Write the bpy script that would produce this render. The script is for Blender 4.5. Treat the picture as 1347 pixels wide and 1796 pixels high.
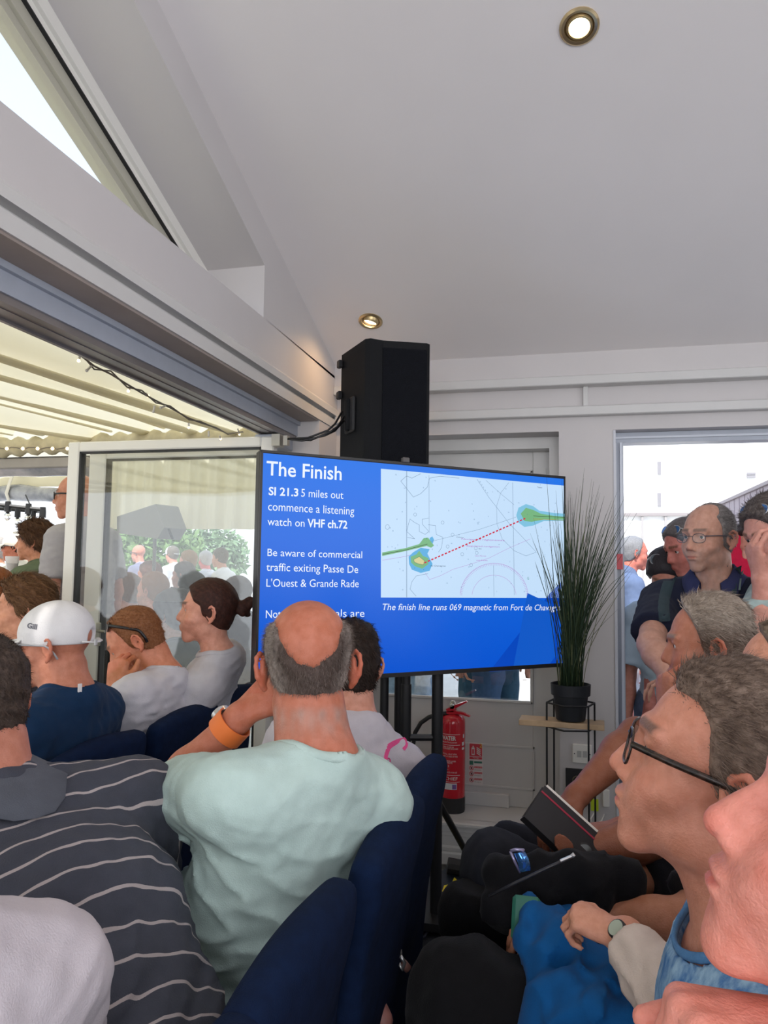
import bpy, math, random
import numpy as np
from mathutils import Vector, Matrix
for o in list(bpy.data.objects): bpy.data.objects.remove(o)
S = bpy.context.scene
COL = S.collection
rng = np.random.default_rng(7)
random.seed(7)
PI = math.pi
# ---------------------------------------------------------------- camera
FPX = 1312.0; CAMH = 1.43
Xc = np.array([5273, -24, -1312.]); Xc /= np.linalg.norm(Xc)
Yc = np.array([326.5, 102, 1312.]); Yc -= Yc.dot(Xc)*Xc; Yc /= np.linalg.norm(Yc)
Zc = np.cross(Xc, Yc)
CM = np.array([Xc, Yc, Zc]); CC = np.array([0, 0, CAMH])
def ray(x, y): return CM @ np.array([(x-673.5)/FPX, (y-898)/FPX, 1.])
def P(x, y, d): return CC + ray(x, y)*d          # a point seen at (x, y) at view depth d
def PX(x, y, X): r = ray(x, y); return CC + r*(X/r[0])
def PY(x, y, Y): r = ray(x, y); return CC + r*(Y/r[1])
def PZ(x, y, Z): r = ray(x, y); return CC + r*((Z-CAMH)/r[2])
cd = bpy.data.cameras.new('camera'); cam = bpy.data.objects.new('camera', cd); COL.objects.link(cam)
cd.sensor_fit = 'HORIZONTAL'; cd.sensor_width = 36; cd.lens = 36*FPX/1347
r_, d_, f_ = CM[:, 0], CM[:, 1], CM[:, 2]
cam.matrix_world = Matrix(((r_[0], -d_[0], -f_[0], 0), (r_[1], -d_[1], -f_[1], 0), (r_[2], -d_[2], -f_[2], CAMH), (0, 0, 0, 1)))
cd.clip_start = 0.05
S.camera = cam
# ---------------------------------------------------------------- light
S.view_settings.view_transform = 'Standard'; S.view_settings.look = 'None'
S.view_settings.gamma = 1; S.view_settings.use_curve_mapping = False
S.view_settings.exposure = 0.3
W = bpy.data.worlds.new('world'); S.world = W; W.use_nodes = True
nt = W.node_tree; bg = nt.nodes['Background']
tc = nt.nodes.new('ShaderNodeTexCoord'); sx = nt.nodes.new('ShaderNodeSeparateXYZ'); cr = nt.nodes.new('ShaderNodeValToRGB')
nt.links.new(tc.outputs['Generated'], sx.inputs[0]); nt.links.new(sx.outputs['Z'], cr.inputs[0]); nt.links.new(cr.outputs[0], bg.inputs[0])
cr.color_ramp.elements[0].position = 0.0; cr.color_ramp.elements[0].color = (.92, .95, 1, 1)
cr.color_ramp.elements[1].position = 0.8; cr.color_ramp.elements[1].color = (.55, .72, 1, 1)
bg.inputs[1].default_value = 1.35
def sun(rx, rz, e):
    l = bpy.data.lights.new('sun', 'SUN'); l.energy = e; l.angle = math.radians(2); l.color = (1, .96, .9)
    o = bpy.data.objects.new('sun', l); COL.objects.link(o); o.rotation_euler = (math.radians(rx), 0, math.radians(rz)); return o
sun(40, -5, 4.2)
def area(name, loc, aim, sx_, sy_, e, c=(1, 1, 1)):
    l = bpy.data.lights.new(name, 'AREA'); l.shape = 'RECTANGLE'; l.size = sx_; l.size_y = sy_; l.energy = e; l.color = c
    o = bpy.data.objects.new(name, l); COL.objects.link(o); o.location = loc
    o.rotation_euler = (Vector(aim)-Vector(loc)).to_track_quat('-Z', 'Y').to_euler(); return o
area('fill_back', (1.0, -2.9, 1.9), (-.2, 2, 2.3), 4.0, 1.8, 80, (.97, .98, 1))  # soft fill lamp added behind the camera to brighten the room
area('fill_right', (3.35, .4, 1.8), (0, 1.2, 1.2), 3.2, 1.7, 22, (.93, .96, 1))  # weaker fill lamp added at the unseen right wall
# ---------------------------------------------------------------- materials
MATS = {}
def mat(name, col, rough=.6, metal=0, noise=0, nscale=8, bump=0, bscale=60, emit=None, estr=1, trans=0, alpha=1, sub=0, spec=.5, vcol=None, col2=None, sheen=0, coat=0):
    if name in MATS: return MATS[name]
    m = bpy.data.materials.new(name); m.use_nodes = True; n = m.node_tree; b = n.nodes['Principled BSDF']
    def put(k, v): b.inputs[k].default_value = v
    c4 = tuple(col)+(1,)
    put('Base Color', c4); put('Roughness', rough); put('Metallic', metal); put('Specular IOR Level', spec)
    if trans: put('Transmission Weight', trans)
    if alpha < 1: put('Alpha', alpha)
    if sheen: put('Sheen Weight', sheen)
    if coat: put('Coat Weight', coat)
    if sub: put('Subsurface Weight', sub); put('Subsurface Radius', (.012, .004, .002)); put('Subsurface Scale', 1.0)
    if emit: put('Emission Color', tuple(emit)+(1,)); put('Emission Strength', estr)
    t = n.nodes.new('ShaderNodeTexCoord')
    src = None
    if vcol:
        a = n.nodes.new('ShaderNodeAttribute'); a.attribute_name = vcol; src = a.outputs['Color']; n.links.new(src, b.inputs['Base Color'])
    if noise:
        z = n.nodes.new('ShaderNodeTexNoise'); z.inputs['Scale'].default_value = nscale; z.inputs['Detail'].default_value = 5
        n.links.new(t.outputs['Object'], z.inputs['Vector'])
        mx = n.nodes.new('ShaderNodeMix'); mx.data_type = 'RGBA'
        mr = n.nodes.new('ShaderNodeMapRange'); mr.inputs['From Min'].default_value = .35; mr.inputs['From Max'].default_value = .65
        n.links.new(z.outputs['Fac'], mr.inputs[0]); n.links.new(mr.outputs[0], mx.inputs['Factor'])
        if vcol:
            hs = n.nodes.new('ShaderNodeHueSaturation'); hs.inputs['Value'].default_value = 1-noise; hs.inputs['Saturation'].default_value = 1+noise*.5
            n.links.new(src, hs.inputs['Color']); n.links.new(src, mx.inputs['A']); n.links.new(hs.outputs[0], mx.inputs['B'])
        else:
            c2 = col2 or tuple(max(0, v*(1-noise)) for v in col)
            mx.inputs['A'].default_value = c4; mx.inputs['B'].default_value = tuple(c2)+(1,)
        n.links.new(mx.outputs['Result'], b.inputs['Base Color'])
    if bump:
        z = n.nodes.new('ShaderNodeTexNoise'); z.inputs['Scale'].default_value = bscale; z.inputs['Detail'].default_value = 4
        n.links.new(t.outputs['Object'], z.inputs['Vector'])
        bp = n.nodes.new('ShaderNodeBump'); bp.inputs['Strength'].default_value = bump; bp.inputs['Distance'].default_value = .002
        n.links.new(z.outputs['Fac'], bp.inputs['Height']); n.links.new(bp.outputs[0], b.inputs['Normal'])
    MATS[name] = m; return m
def thin_glass(name, tint=(.95, .98, .97), refl=1.0, fog=0.0):
    m = bpy.data.materials.new(name); m.use_nodes = True; n = m.node_tree; n.nodes.remove(n.nodes['Principled BSDF']); out = n.nodes['Material Output']
    t = n.nodes.new('ShaderNodeBsdfTransparent'); t.inputs[0].default_value = tuple(tint)+(1,); g = n.nodes.new('ShaderNodeBsdfGlossy'); g.inputs['Roughness'].default_value = .0
    f = n.nodes.new('ShaderNodeLayerWeight'); f.inputs['Blend'].default_value = .5; pw = n.nodes.new('ShaderNodeMath'); pw.operation = 'POWER'; pw.inputs[1].default_value = 4; n.links.new(f.outputs['Facing'], pw.inputs[0])
    mu = n.nodes.new('ShaderNodeMath'); mu.operation = 'MULTIPLY_ADD'; mu.inputs[1].default_value = .6; mu.inputs[2].default_value = .035*refl; n.links.new(pw.outputs[0], mu.inputs[0])
    x = n.nodes.new('ShaderNodeMixShader'); n.links.new(mu.outputs[0], x.inputs[0]); n.links.new(t.outputs[0], x.inputs[1]); n.links.new(g.outputs[0], x.inputs[2]); n.links.new(x.outputs[0], out.inputs[0]); MATS[name] = m; return m
def fabric(name, col, noise=.12, bump=.5, rough=.9, **k): return mat(name, col, rough=rough, noise=noise, nscale=35, bump=bump, bscale=420, spec=.2, sheen=.04, **k)
# ---------------------------------------------------------------- mesh helpers
def newmesh(name, V, quads=None, faces=None, smooth=True, colors=None, fc=None):
    me = bpy.data.meshes.new(name)
    V = np.asarray(V, np.float32)
    if quads is not None and len(quads):
        Q = np.asarray(quads, np.int32); k = Q.shape[1]
        me.vertices.add(len(V)); me.vertices.foreach_set('co', V.ravel())
        me.loops.add(Q.size); me.loops.foreach_set('vertex_index', Q.ravel())
        me.polygons.add(len(Q)); me.polygons.foreach_set('loop_start', np.arange(0, Q.size, k, dtype=np.int32))
        me.update(calc_edges=True)
    else:
        me.from_pydata([tuple(map(float, v)) for v in V], [], faces or []); me.update()
    if len(me.polygons): me.polygons.foreach_set('use_smooth', np.full(len(me.polygons), bool(smooth)))
    if colors is not None:
        a = me.attributes.new('col', 'FLOAT_COLOR', 'POINT')
        c = np.ones((len(V), 4), np.float32); c[:, :3] = colors; a.data.foreach_set('color', c.ravel())
    return me
WLOC = {}
def link(o, parent=None, local=False):
    COL.objects.link(o)
    if parent is not None:
        o.parent = parent
        if not local and parent.type == 'EMPTY': o.matrix_parent_inverse = Matrix.Translation(-parent.location)
    return o
def tag(o, label=None, cat=None, group=None, kind=None):
    if label: o['label'] = label
    if cat: o['category'] = cat
    if group: o['group'] = group
    if kind: o['kind'] = kind
    return o
def thing(name, label, cat, loc=(0, 0, 0), rz=0, group=None):
    o = bpy.data.objects.new(name, None); o.empty_display_size = .05; COL.objects.link(o)
    o.location = Vector([float(v) for v in loc]); o.rotation_euler = (0, 0, rz); return tag(o, label, cat, group)
class MB:
    def __init__(s): s.v = []; s.f = []
    def add(s, V, F):
        b = len(s.v); s.v += [tuple(map(float, v)) for v in V]; s.f += [tuple(int(i)+b for i in q) for q in F]; return s
    def box(s, c, d, R=None, bev=0):
        x, y, z = [v/2 for v in d]
        if bev:
            V = []; b = min(bev, x*.9, y*.9, z*.9)
            for sx_ in (-1, 1):
                for sy_ in (-1, 1):
                    for sz_ in (-1, 1):
                        V += [(sx_*x, sy_*(y-b), sz_*(z-b)), (sx_*(x-b), sy_*y, sz_*(z-b)), (sx_*(x-b), sy_*(y-b), sz_*z)]
            V = np.array(V)
            def i(a, b_, c_, k): return ((a*2+b_)*2+c_)*3+k
            F = [(i(0,0,0,0),i(0,0,1,0),i(0,1,1,0),i(0,1,0,0)), (i(1,0,0,0),i(1,1,0,0),i(1,1,1,0),i(1,0,1,0)),
                 (i(0,0,0,1),i(1,0,0,1),i(1,0,1,1),i(0,0,1,1)), (i(0,1,0,1),i(0,1,1,1),i(1,1,1,1),i(1,1,0,1)),
                 (i(0,0,0,2),i(0,1,0,2),i(1,1,0,2),i(1,0,0,2)), (i(0,0,1,2),i(1,0,1,2),i(1,1,1,2),i(0,1,1,2))]
            for a in (0, 1):
                for b_ in (0, 1):
                    F.append((i(a,b_,0,0), i(a,b_,1,0), i(a,b_,1,1), i(a,b_,0,1)))
                    F.append((i(a,0,b_,0), i(a,1,b_,0), i(a,1,b_,2), i(a,0,b_,2)))
                    F.append((i(0,a,b_,1), i(1,a,b_,1), i(1,a,b_,2), i(0,a,b_,2)))
                    for c_ in (0, 1): F.append((i(a,b_,c_,0), i(a,b_,c_,1), i(a,b_,c_,2)))
        else:
            V = np.array([(a*x, b*y, c_*z) for a in (-1, 1) for b in (-1, 1) for c_ in (-1, 1)])
            F = [(0,1,3,2), (4,6,7,5), (0,4,5,1), (2,3,7,6), (0,2,6,4), (1,5,7,3)]
        if R is not None: V = V @ np.asarray(R).T
        return s.add(V+np.asarray(c), F)
    def b2(s, lo, hi, bev=0):
        lo = np.asarray(lo, float); hi = np.asarray(hi, float); return s.box((lo+hi)/2, np.abs(hi-lo), bev=bev)
    def tube(s, pts, r, n=8, cap=True, flat=None, up0=(0, 0, 1)):
        pts = np.asarray(pts, float); m = len(pts); r = np.broadcast_to(np.asarray(r, float), (m,))
        T = np.gradient(pts, axis=0); T /= np.linalg.norm(T, axis=1)[:, None]+1e-12
        up = np.array(up0, float)
        if abs(T[0] @ up) > .95: up = np.array([1., 0, 0])
        N = np.cross(T[0], up); N /= np.linalg.norm(N); V = []
        for k in range(m):
            N = N-T[k]*(N @ T[k]); N /= np.linalg.norm(N)+1e-12; B = np.cross(T[k], N)
            for j in range(n):
                a = 2*PI*j/n; fl = 1 if flat is None else flat
                V.append(pts[k]+r[k]*(math.cos(a)*N+math.sin(a)*B*fl))
        F = [(k*n+j, k*n+(j+1) % n, (k+1)*n+(j+1) % n, (k+1)*n+j) for k in range(m-1) for j in range(n)]
        if cap: F += [tuple(range(n))[::-1], tuple(range((m-1)*n, m*n))]
        return s.add(V, F)
    def lathe(s, prof, c=(0, 0, 0), n=24, R=None):
        V = []; c = np.asarray(c, float)
        for (r, z) in prof:
            for j in range(n):
                a = 2*PI*j/n; V.append((r*math.cos(a), r*math.sin(a), z))
        V = np.array(V)
        if R is not None: V = V @ np.asarray(R).T
        m = len(prof); F = [(k*n+j, k*n+(j+1) % n, (k+1)*n+(j+1) % n, (k+1)*n+j) for k in range(m-1) for j in range(n)]
        F += [tuple(range(n))[::-1], tuple(range((m-1)*n, m*n))]
        return s.add(V+c, F)
    def prism(s, poly, off):            # polygon (3D points) extruded by off
        poly = np.asarray(poly, float); n = len(poly); V = np.vstack([poly, poly+np.asarray(off, float)])
        return s.add(V, [tuple(range(n))[::-1], tuple(range(n, 2*n))]+[(i, (i+1) % n, n+(i+1) % n, n+i) for i in range(n)])
    def grid(s, G):                      # G: (a, b, 3)
        a, b = G.shape[:2]; return s.add(G.reshape(-1, 3), [(i*b+j, i*b+j+1, (i+1)*b+j+1, (i+1)*b+j) for i in range(a-1) for j in range(b-1)])
    def obj(s, name, m, parent=None, smooth=False, local=False, **k):
        me = newmesh(name, s.v, faces=s.f, smooth=smooth); o = bpy.data.objects.new(name, me); me.materials.append(m)
        if smooth == 'auto':
            me.polygons.foreach_set('use_smooth', [True]*len(me.polygons))
            try: me.set_sharp_from_angle(angle=math.radians(35))
            except Exception: pass
        link(o, parent, local); return tag(o, **k)
def struct(mb, name, m, parent=None, **k): return mb.obj(name, m, parent, kind='structure' if parent is None else None, **k)
def frame(z, y=(0, 1, 0)):          # rotation with columns x, y, z
    z = np.asarray(z, float); z = z/np.linalg.norm(z); y = np.asarray(y, float); y = y-(y @ z)*z; y /= np.linalg.norm(y); return np.stack([np.cross(y, z), y, z], 1)
def text(body, m, parent, o, ux, uy, width=None, h=.02, bold=0, name='lettering', shear=0, lift=.0006, align='LEFT'):
    cu = bpy.data.curves.new('t', 'FONT'); cu.body = body; cu.size = 1; cu.shear = shear; cu.resolution_u = 3
    if bold: cu.offset = bold
    ob = bpy.data.objects.new('t', cu); COL.objects.link(ob)
    dg = bpy.context.evaluated_depsgraph_get(); me = bpy.data.meshes.new_from_object(ob.evaluated_get(dg)); bpy.data.objects.remove(ob)
    V = np.empty(len(me.vertices)*3, np.float32); me.vertices.foreach_get('co', V); V = V.reshape(-1, 3)
    x0, x1 = V[:, 0].min(), V[:, 0].max()
    sy = h/.70; sxx = width/(x1-x0) if width else sy
    ux = np.asarray(ux, float); uy = np.asarray(uy, float); nz = np.cross(ux, uy); nz /= np.linalg.norm(nz)
    xo = x0 if width or align == 'LEFT' else (x0+x1)/2
    Wd = np.asarray(o)+np.outer((V[:, 0]-xo)*sxx, ux)+np.outer(V[:, 1]*sy, uy)+nz*lift
    me.vertices.foreach_set('co', Wd.astype(np.float32).ravel()); me.update(); me.materials.clear(); me.materials.append(m); me.name = name
    t = bpy.data.objects.new(name, me); link(t, parent); return t
# ---------------------------------------------------------------- signed distance modelling
def rot(yaw=0, nod=0, tilt=0):      # degrees; yaw 0 faces +Y, 90 faces -X; nod positive looks down
    y, n, t = math.radians(yaw), math.radians(-nod), math.radians(tilt)
    Rz = np.array([[math.cos(y), -math.sin(y), 0], [math.sin(y), math.cos(y), 0], [0, 0, 1]])
    Rx = np.array([[1, 0, 0], [0, math.cos(n), -math.sin(n)], [0, math.sin(n), math.cos(n)]])
    Ry = np.array([[math.cos(t), 0, math.sin(t)], [0, 1, 0], [-math.sin(t), 0, math.cos(t)]])
    return Rz @ Rx @ Ry
I3 = np.eye(3)
def E(c, r, k=.012, op='u', R=I3): return dict(t='e', c=np.array(c, float), r=np.array(r, float), R=R, k=k, op=op)
def K(a, b, ra, rb, k=.012, op='u', cap=False): return dict(t='c', a=np.array(a, float), b=np.array(b, float), ra=ra, rb=rb, k=k, op=op, cap=cap)
def B(c, h, r=.01, k=.01, op='u', R=I3): return dict(t='b', c=np.array(c, float), r=np.array(h, float), rr=r, R=R, k=k, op=op)
def xf(prims, M, o, s=1.0):
    out = []
    for p in prims:
        q = dict(p)
        if p['t'] == 'c': q['a'] = M @ (p['a']*s)+o; q['b'] = M @ (p['b']*s)+o; q['ra'] = p['ra']*s; q['rb'] = p['rb']*s
        else: q['c'] = M @ (p['c']*s)+o; q['r'] = p['r']*s; q['R'] = M @ p['R']
        out.append(q)
    return out
def sminus(a, b, k):
    h = np.clip(.5-.5*(a+b)/k, 0, 1); return a+(-b-a)*h+k*h*(1-h)
def smin(a, b, k):
    h = np.clip(.5+.5*(b-a)/k, 0, 1); return b+(a-b)*h-k*h*(1-h)
def axis(lo, hi, h, fine, hf):
    out = [lo]
    while out[-1] < hi:
        x = out[-1]; st = h
        for a, b in fine:
            if a-h < x < b: st = hf
        out.append(x+st)
    return np.array(out, np.float32)
class Field:
    def __init__(s, lo, hi, h, fine=None, hf=None):      # fine: list of (lo3, hi3) boxes
        hf = hf or h
        s.ax = [axis(lo[i], hi[i], h, [(a[i], b[i]) for a, b in (fine or [])], hf) for i in range(3)]
        s.F = np.full([len(a) for a in s.ax], 1.0, np.float32)
    def region(s, lo, hi):
        sl = [slice(max(0, int(np.searchsorted(s.ax[i], lo[i]))-1), int(np.searchsorted(s.ax[i], hi[i]))+1) for i in range(3)]
        X = [s.ax[i][sl[i]] for i in range(3)]
        if min(len(x) for x in X) == 0: return None, None
        return tuple(sl), (X[0][:, None, None], X[1][None, :, None], X[2][None, None, :])
    def add(s, prims, off=0.0):
        for p in prims:
            k = p['k']; pad = k+abs(off)+.02
            if p['t'] == 'c':
                r = max(p['ra'], p['rb'])+pad; lo = np.minimum(p['a'], p['b'])-r; hi = np.maximum(p['a'], p['b'])+r
            else:
                e = np.abs(p['R']) @ p['r'] + (p.get('rr', 0)) + pad; lo = p['c']-e; hi = p['c']+e
            sl, X = s.region(lo, hi)
            if sl is None: continue
            if p['t'] == 'c':
                a, b = p['a'], p['b']; ba = b-a; L2 = max(ba @ ba, 1e-9)
                q = [X[i]-np.float32(a[i]) for i in range(3)]
                t = (q[0]*ba[0]+q[1]*ba[1]+q[2]*ba[2])/L2; tr = t; t = np.clip(t, 0, 1)
                d = np.sqrt((q[0]-t*ba[0])**2+(q[1]-t*ba[1])**2+(q[2]-t*ba[2])**2)-(p['ra']+(p['rb']-p['ra'])*t)-off
                if p['cap']: d = np.maximum(d, (tr-1)*math.sqrt(L2))
            else:
                R = p['R']; c = p['c']; q = [X[i]-np.float32(c[i]) for i in range(3)]
                l = [q[0]*R[0, i]+q[1]*R[1, i]+q[2]*R[2, i] for i in range(3)]
                if p['t'] == 'e':
                    r = p['r']+off
                    k0 = np.sqrt((l[0]/r[0])**2+(l[1]/r[1])**2+(l[2]/r[2])**2)
                    k1 = np.sqrt((l[0]/r[0]**2)**2+(l[1]/r[1]**2)**2+(l[2]/r[2]**2)**2)+1e-6
                    d = k0*(k0-1)/k1
                else:
                    r = p['r']-p['rr']+off; g = [np.abs(l[i])-r[i] for i in range(3)]
                    d = np.sqrt(sum(np.maximum(v, 0)**2 for v in g))+np.minimum(np.maximum(np.maximum(g[0], g[1]), g[2]), 0)-p['rr']
            cur = s.F[sl]
            s.F[sl] = smin(cur, d, k) if p['op'] == 'u' else sminus(cur, d, k)
        return s
    def full(s): return s.ax[0][:, None, None], s.ax[1][None, :, None], s.ax[2][None, None, :]
    def local(s, M, o):
        X = s.full(); q = [X[i]-np.float32(o[i]) for i in range(3)]
        return [q[0]*M[0, i]+q[1]*M[1, i]+q[2]*M[2, i] for i in range(3)]
    def mesh(s, smooth=1):
        F = s.F; F[0] = F[-1] = 1; F[:, 0] = F[:, -1] = 1; F[:, :, 0] = F[:, :, -1] = 1
        I = F < 0; n0, n1, n2 = F.shape
        cnt = np.zeros((n0-1, n1-1, n2-1), np.int8)
        for i in (0, 1):
            for j in (0, 1):
                for k in (0, 1): cnt += I[i:n0-1+i, j:n1-1+j, k:n2-1+k]
        act = np.argwhere((cnt > 0) & (cnt < 8)); vid = np.full(cnt.shape, -1, np.int32); vid[tuple(act.T)] = np.arange(len(act))
        acc = np.zeros((len(act), 3)); num = np.zeros(len(act))
        cs = [(i, j, k) for i in (0, 1) for j in (0, 1) for k in (0, 1)]
        val = {c: F[act[:, 0]+c[0], act[:, 1]+c[1], act[:, 2]+c[2]] for c in cs}
        pos = {c: np.stack([s.ax[a][act[:, a]+c[a]] for a in range(3)], 1) for c in cs}
        for c in cs:
            for a in range(3):
                if c[a] == 0:
                    e = list(c); e[a] = 1; e = tuple(e); va, vb = val[c], val[e]; m = (va < 0) != (vb < 0)
                    t = np.where(m, va/np.where(m, va-vb, 1), 0)[:, None]
                    acc += np.where(m[:, None], pos[c]+(pos[e]-pos[c])*t, 0); num += m
        V = acc/num[:, None]; Q = []
        for a in range(3):
            A = np.moveaxis(I, a, 0); cr_ = A[:-1] != A[1:]
            cr_ = np.moveaxis(cr_, 0, a); E_ = np.argwhere(cr_)
            b, c = (a+1) % 3, (a+2) % 3
            E_ = E_[(E_[:, b] > 0) & (E_[:, c] > 0) & (E_[:, b] < F.shape[b]-1) & (E_[:, c] < F.shape[c]-1)]
            ins = I[tuple(E_.T)]
            def g(db, dc): w = E_.copy(); w[:, b] -= db; w[:, c] -= dc; return vid[tuple(w.T)]
            q = np.stack([g(1, 1), g(0, 1), g(0, 0), g(1, 0)], 1); q[~ins] = q[~ins][:, ::-1]; Q.append(q)
        Q = np.vstack(Q); Q = Q[(Q >= 0).all(1)]
        if smooth:
            e0 = Q.ravel(); e1 = np.roll(Q, -1, 1).ravel(); n = len(V)
            deg = np.bincount(e0, minlength=n)+np.bincount(e1, minlength=n)
            for lam in [.5, -.52]*smooth:
                L = np.stack([(np.bincount(e0, V[e1, i], n)+np.bincount(e1, V[e0, i], n))/np.maximum(deg, 1) for i in range(3)], 1)
                V = V+lam*(L-V)
        return V, Q
def mobj(name, V, Q, m, parent, colors=None, **k):
    me = newmesh(name, V, quads=Q, colors=colors); o = bpy.data.objects.new(name, me); me.materials.append(m); link(o, parent); return tag(o, **k)
def sst(a, b, x): t = np.clip((x-a)/(b-a), 0, 1); return t*t*(3-2*t)
NW = rng.normal(size=(6, 3)); NPH = rng.uniform(0, 6.28, 6)
def wave(x, y, z, f, seed=0):       # cheap smooth noise, about -1..1
    r = np.random.default_rng(seed); v = 0; amp = 1; tot = 0
    wx = x+.35/f*np.sin(y*f*1.3+r.uniform(0, 6)); wy = y+.35/f*np.sin(z*f*1.1+r.uniform(0, 6)); wz = z+.35/f*np.sin(x*f*1.2+r.uniform(0, 6))
    for i in range(5):
        d = r.normal(size=3); d /= np.linalg.norm(d); ff = f*r.uniform(.6, 1.7)
        v = v+amp*np.sin((wx*d[0]+wy*d[1]+wz*d[2])*ff+r.uniform(0, 6)); tot += amp
    return v/tot*1.8
# ---------------------------------------------------------------- people kit
def head_prims(m=1.0, nose=1.0, jaw=1.0, ears=True, fat=0.0, mouth=True, hero=True):
    p = [E((0, -.008, .048), (.074, .092, .082)), E((0, .030, .015), (.064, .064, .088), .02),
         E((0, .028, -.052), (.053*jaw+fat, .058, .050), .025), E((0, .074, -.093), (.024, .020, .018), .022),
         E((.043*jaw, .006, -.058), (.018+fat, .030, .028), .022), E((-.043*jaw, .006, -.058), (.018+fat, .030, .028), .022),
         E((.044, .056, -.020), (.022, .024, .018), .022), E((-.044, .056, -.020), (.022, .024, .018), .022),
         E((0, .080, -.056), (.030, .024, .028), .018)]
    for s in (-1, 1):
        p += [K((s*.010, .093, .037), (s*.044, .078, .036), .008, .008, .014)]
    for s in (-1, 1):
        p += [E((s*.026, .074, -.032), (.022, .020, .024), .02)]
    for s in (-1, 1):
        p += [E((s*.032, .103, .0155), (.0175, .024, .0125), .010, 'd'), E((s*.015, .099, .012), (.009, .010, .012), .008, 'd')]
    ny = .012*(nose-1)
    p += [K((0, .088, .028), (0, .1085+ny, -.015), .0080, .0100, .010), E((0, .094, -.014), (.0165, .018, .020), .012), E((0, .1095+ny, -.0205), (.0115, .0115, .0100), .006)]
    for s in (-1, 1):
        p += [E((s*.0125, .0985+ny*.6, -.0265), (.0080, .0115, .0080), .006), E((s*.0065, .1045+ny, -.0325), (.0036, .0048, .0030), .002, 'd')]
        p += [E((s*.0315, .0752, .0155), (.0142, .0142, .0142), .004), E((s*.0315, .0820, .0235), (.0165, .0095, .0042), .006),
              E((s*.0315, .0915, .0150), (.0130, .0115, .0054), .0012, 'd')]
    p += [E((0, .099, -.0495), (.023, .009, .0055), .005), E((0, .0975, -.061), (.019, .009, .0062), .005),
          K((-.019, .0985, -.0552), (0, .1065, -.0552), .0010, .0022, .003, 'd'), K((.019, .0985, -.0552), (0, .1065, -.0552), .0010, .0022, .003, 'd'),
          E((0, .107, -.0725), (.018, .010, .006), .010, 'd')]
    if ears:
        for s in (-1, 1):
            a = 18*s; Re = rot(a, 0, 0)
            c = np.array([s*.079, -.012, .002])
            def T(x, y, z): return c+Re @ np.array([x*s, y, z])
            p += [E(T(0, 0, .002), (.006, .016, .027), .010, R=Re), E(T(.004, -.001, .002), (.006, .010, .016), .004, 'd', R=Re)]
            arc = [(.000, .014, -.008), (.002, .016, .010), (.005, .010, .026), (.008, -.003, .033), (.010, -.015, .026), (.010, -.020, .010), (.007, -.016, -.008), (.003, -.006, -.022), (.001, .004, -.030)]
            for i in range(len(arc)-1): p.append(K(T(*arc[i]), T(*arc[i+1]), .0042 if i < 6 else .0055, .0042 if i < 5 else .0058, .003))
            p += [K(T(.004, -.008, .020), T(.004, -.010, -.004), .003, .003, .003)]
    return p
CORE = [E((0, -.008, .048), (.074, .092, .082)), E((0, .030, .015), (.064, .064, .088), .02), E((0, -.020, -.015), (.058, .060, .062), .03)]
def hand_prims(curl=(.5, .5, .55, .6), spread=1.0, thumb=(35, 30), side=1, s=1.0, bend2=1.1):
    """wrist at the origin, +Y along the hand, +Z back of the hand, thumb on -X*side"""
    p = []; o = side
    kn = [(-.029, .088, 0), (-.010, .094, .003), (.010, .090, .002), (.028, .080, -.002)]
    for i, k in enumerate(kn):
        p.append(K((o*(-.013+.009*i), .0, 0), (o*k[0], k[1], k[2]), .016, .0115, .012))
    p.append(E((0, .045, -.006), (.034, .040, .012), .012))
    p.append(K((o*-.018, .015, -.006), (o*-.038, .045, -.012), .014, .013, .010))
    L = [(.042, .025, .020), (.046, .029, .021), (.043, .027, .020), (.034, .021, .018)]
    for i, k in enumerate(kn):
        a = (i-1.4)*5*spread; pt = np.array([o*k[0], k[1], k[2]]); c = curl[i]; ang = 0; r0 = .0092 if i < 3 else .008
        dirx = math.sin(math.radians(a))*o
        for j, l in enumerate(L[i]):
            ang += [c*1.1, c*bend2, c*.7][j]
            d = np.array([dirx*math.cos(ang), math.cos(ang), -math.sin(ang)]); d /= np.linalg.norm(d)
            q = pt+d*l; p.append(K(pt, q, r0-.0006*j, r0-.0006*(j+1), .0025 if j else .005)); pt = q
    t0 = np.array([o*-.038, .045, -.012]); a, b = map(math.radians, thumb)
    d = np.array([-o*math.sin(a), math.cos(a), -.15]); d /= np.linalg.norm(d); t1 = t0+d*.034
    a2 = a-b; d2 = np.array([-o*math.sin(a2), math.cos(a2), -.3]); d2 /= np.linalg.norm(d2); t2 = t1+d2*.028
    p += [K(t0, t1, .0125, .0105, .006), K(t1, t2, .0105, .0085, .003)]
    return [dict(q, **({'a': q['a']*s, 'b': q['b']*s, 'ra': q['ra']*s, 'rb': q['rb']*s} if q['t'] == 'c' else {'c': q['c']*s, 'r': q['r']*s})) for q in p]
SKIN = {}
def skin_mat(): return mat('skin', (.6, .4, .3), rough=.5, noise=.13, nscale=55, bump=.55, bscale=330, vcol='col', sub=.12, spec=.35)
def hair_mat(): return mat('hair', (.2, .1, .05), rough=.62, noise=.25, nscale=140, bump=.8, bscale=420, vcol='col', spec=.3)
def srgb(r, g, b): return tuple(((v/255+.055)/1.055)**2.4 if v > 10 else v/255/12.92 for v in (r, g, b))
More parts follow.
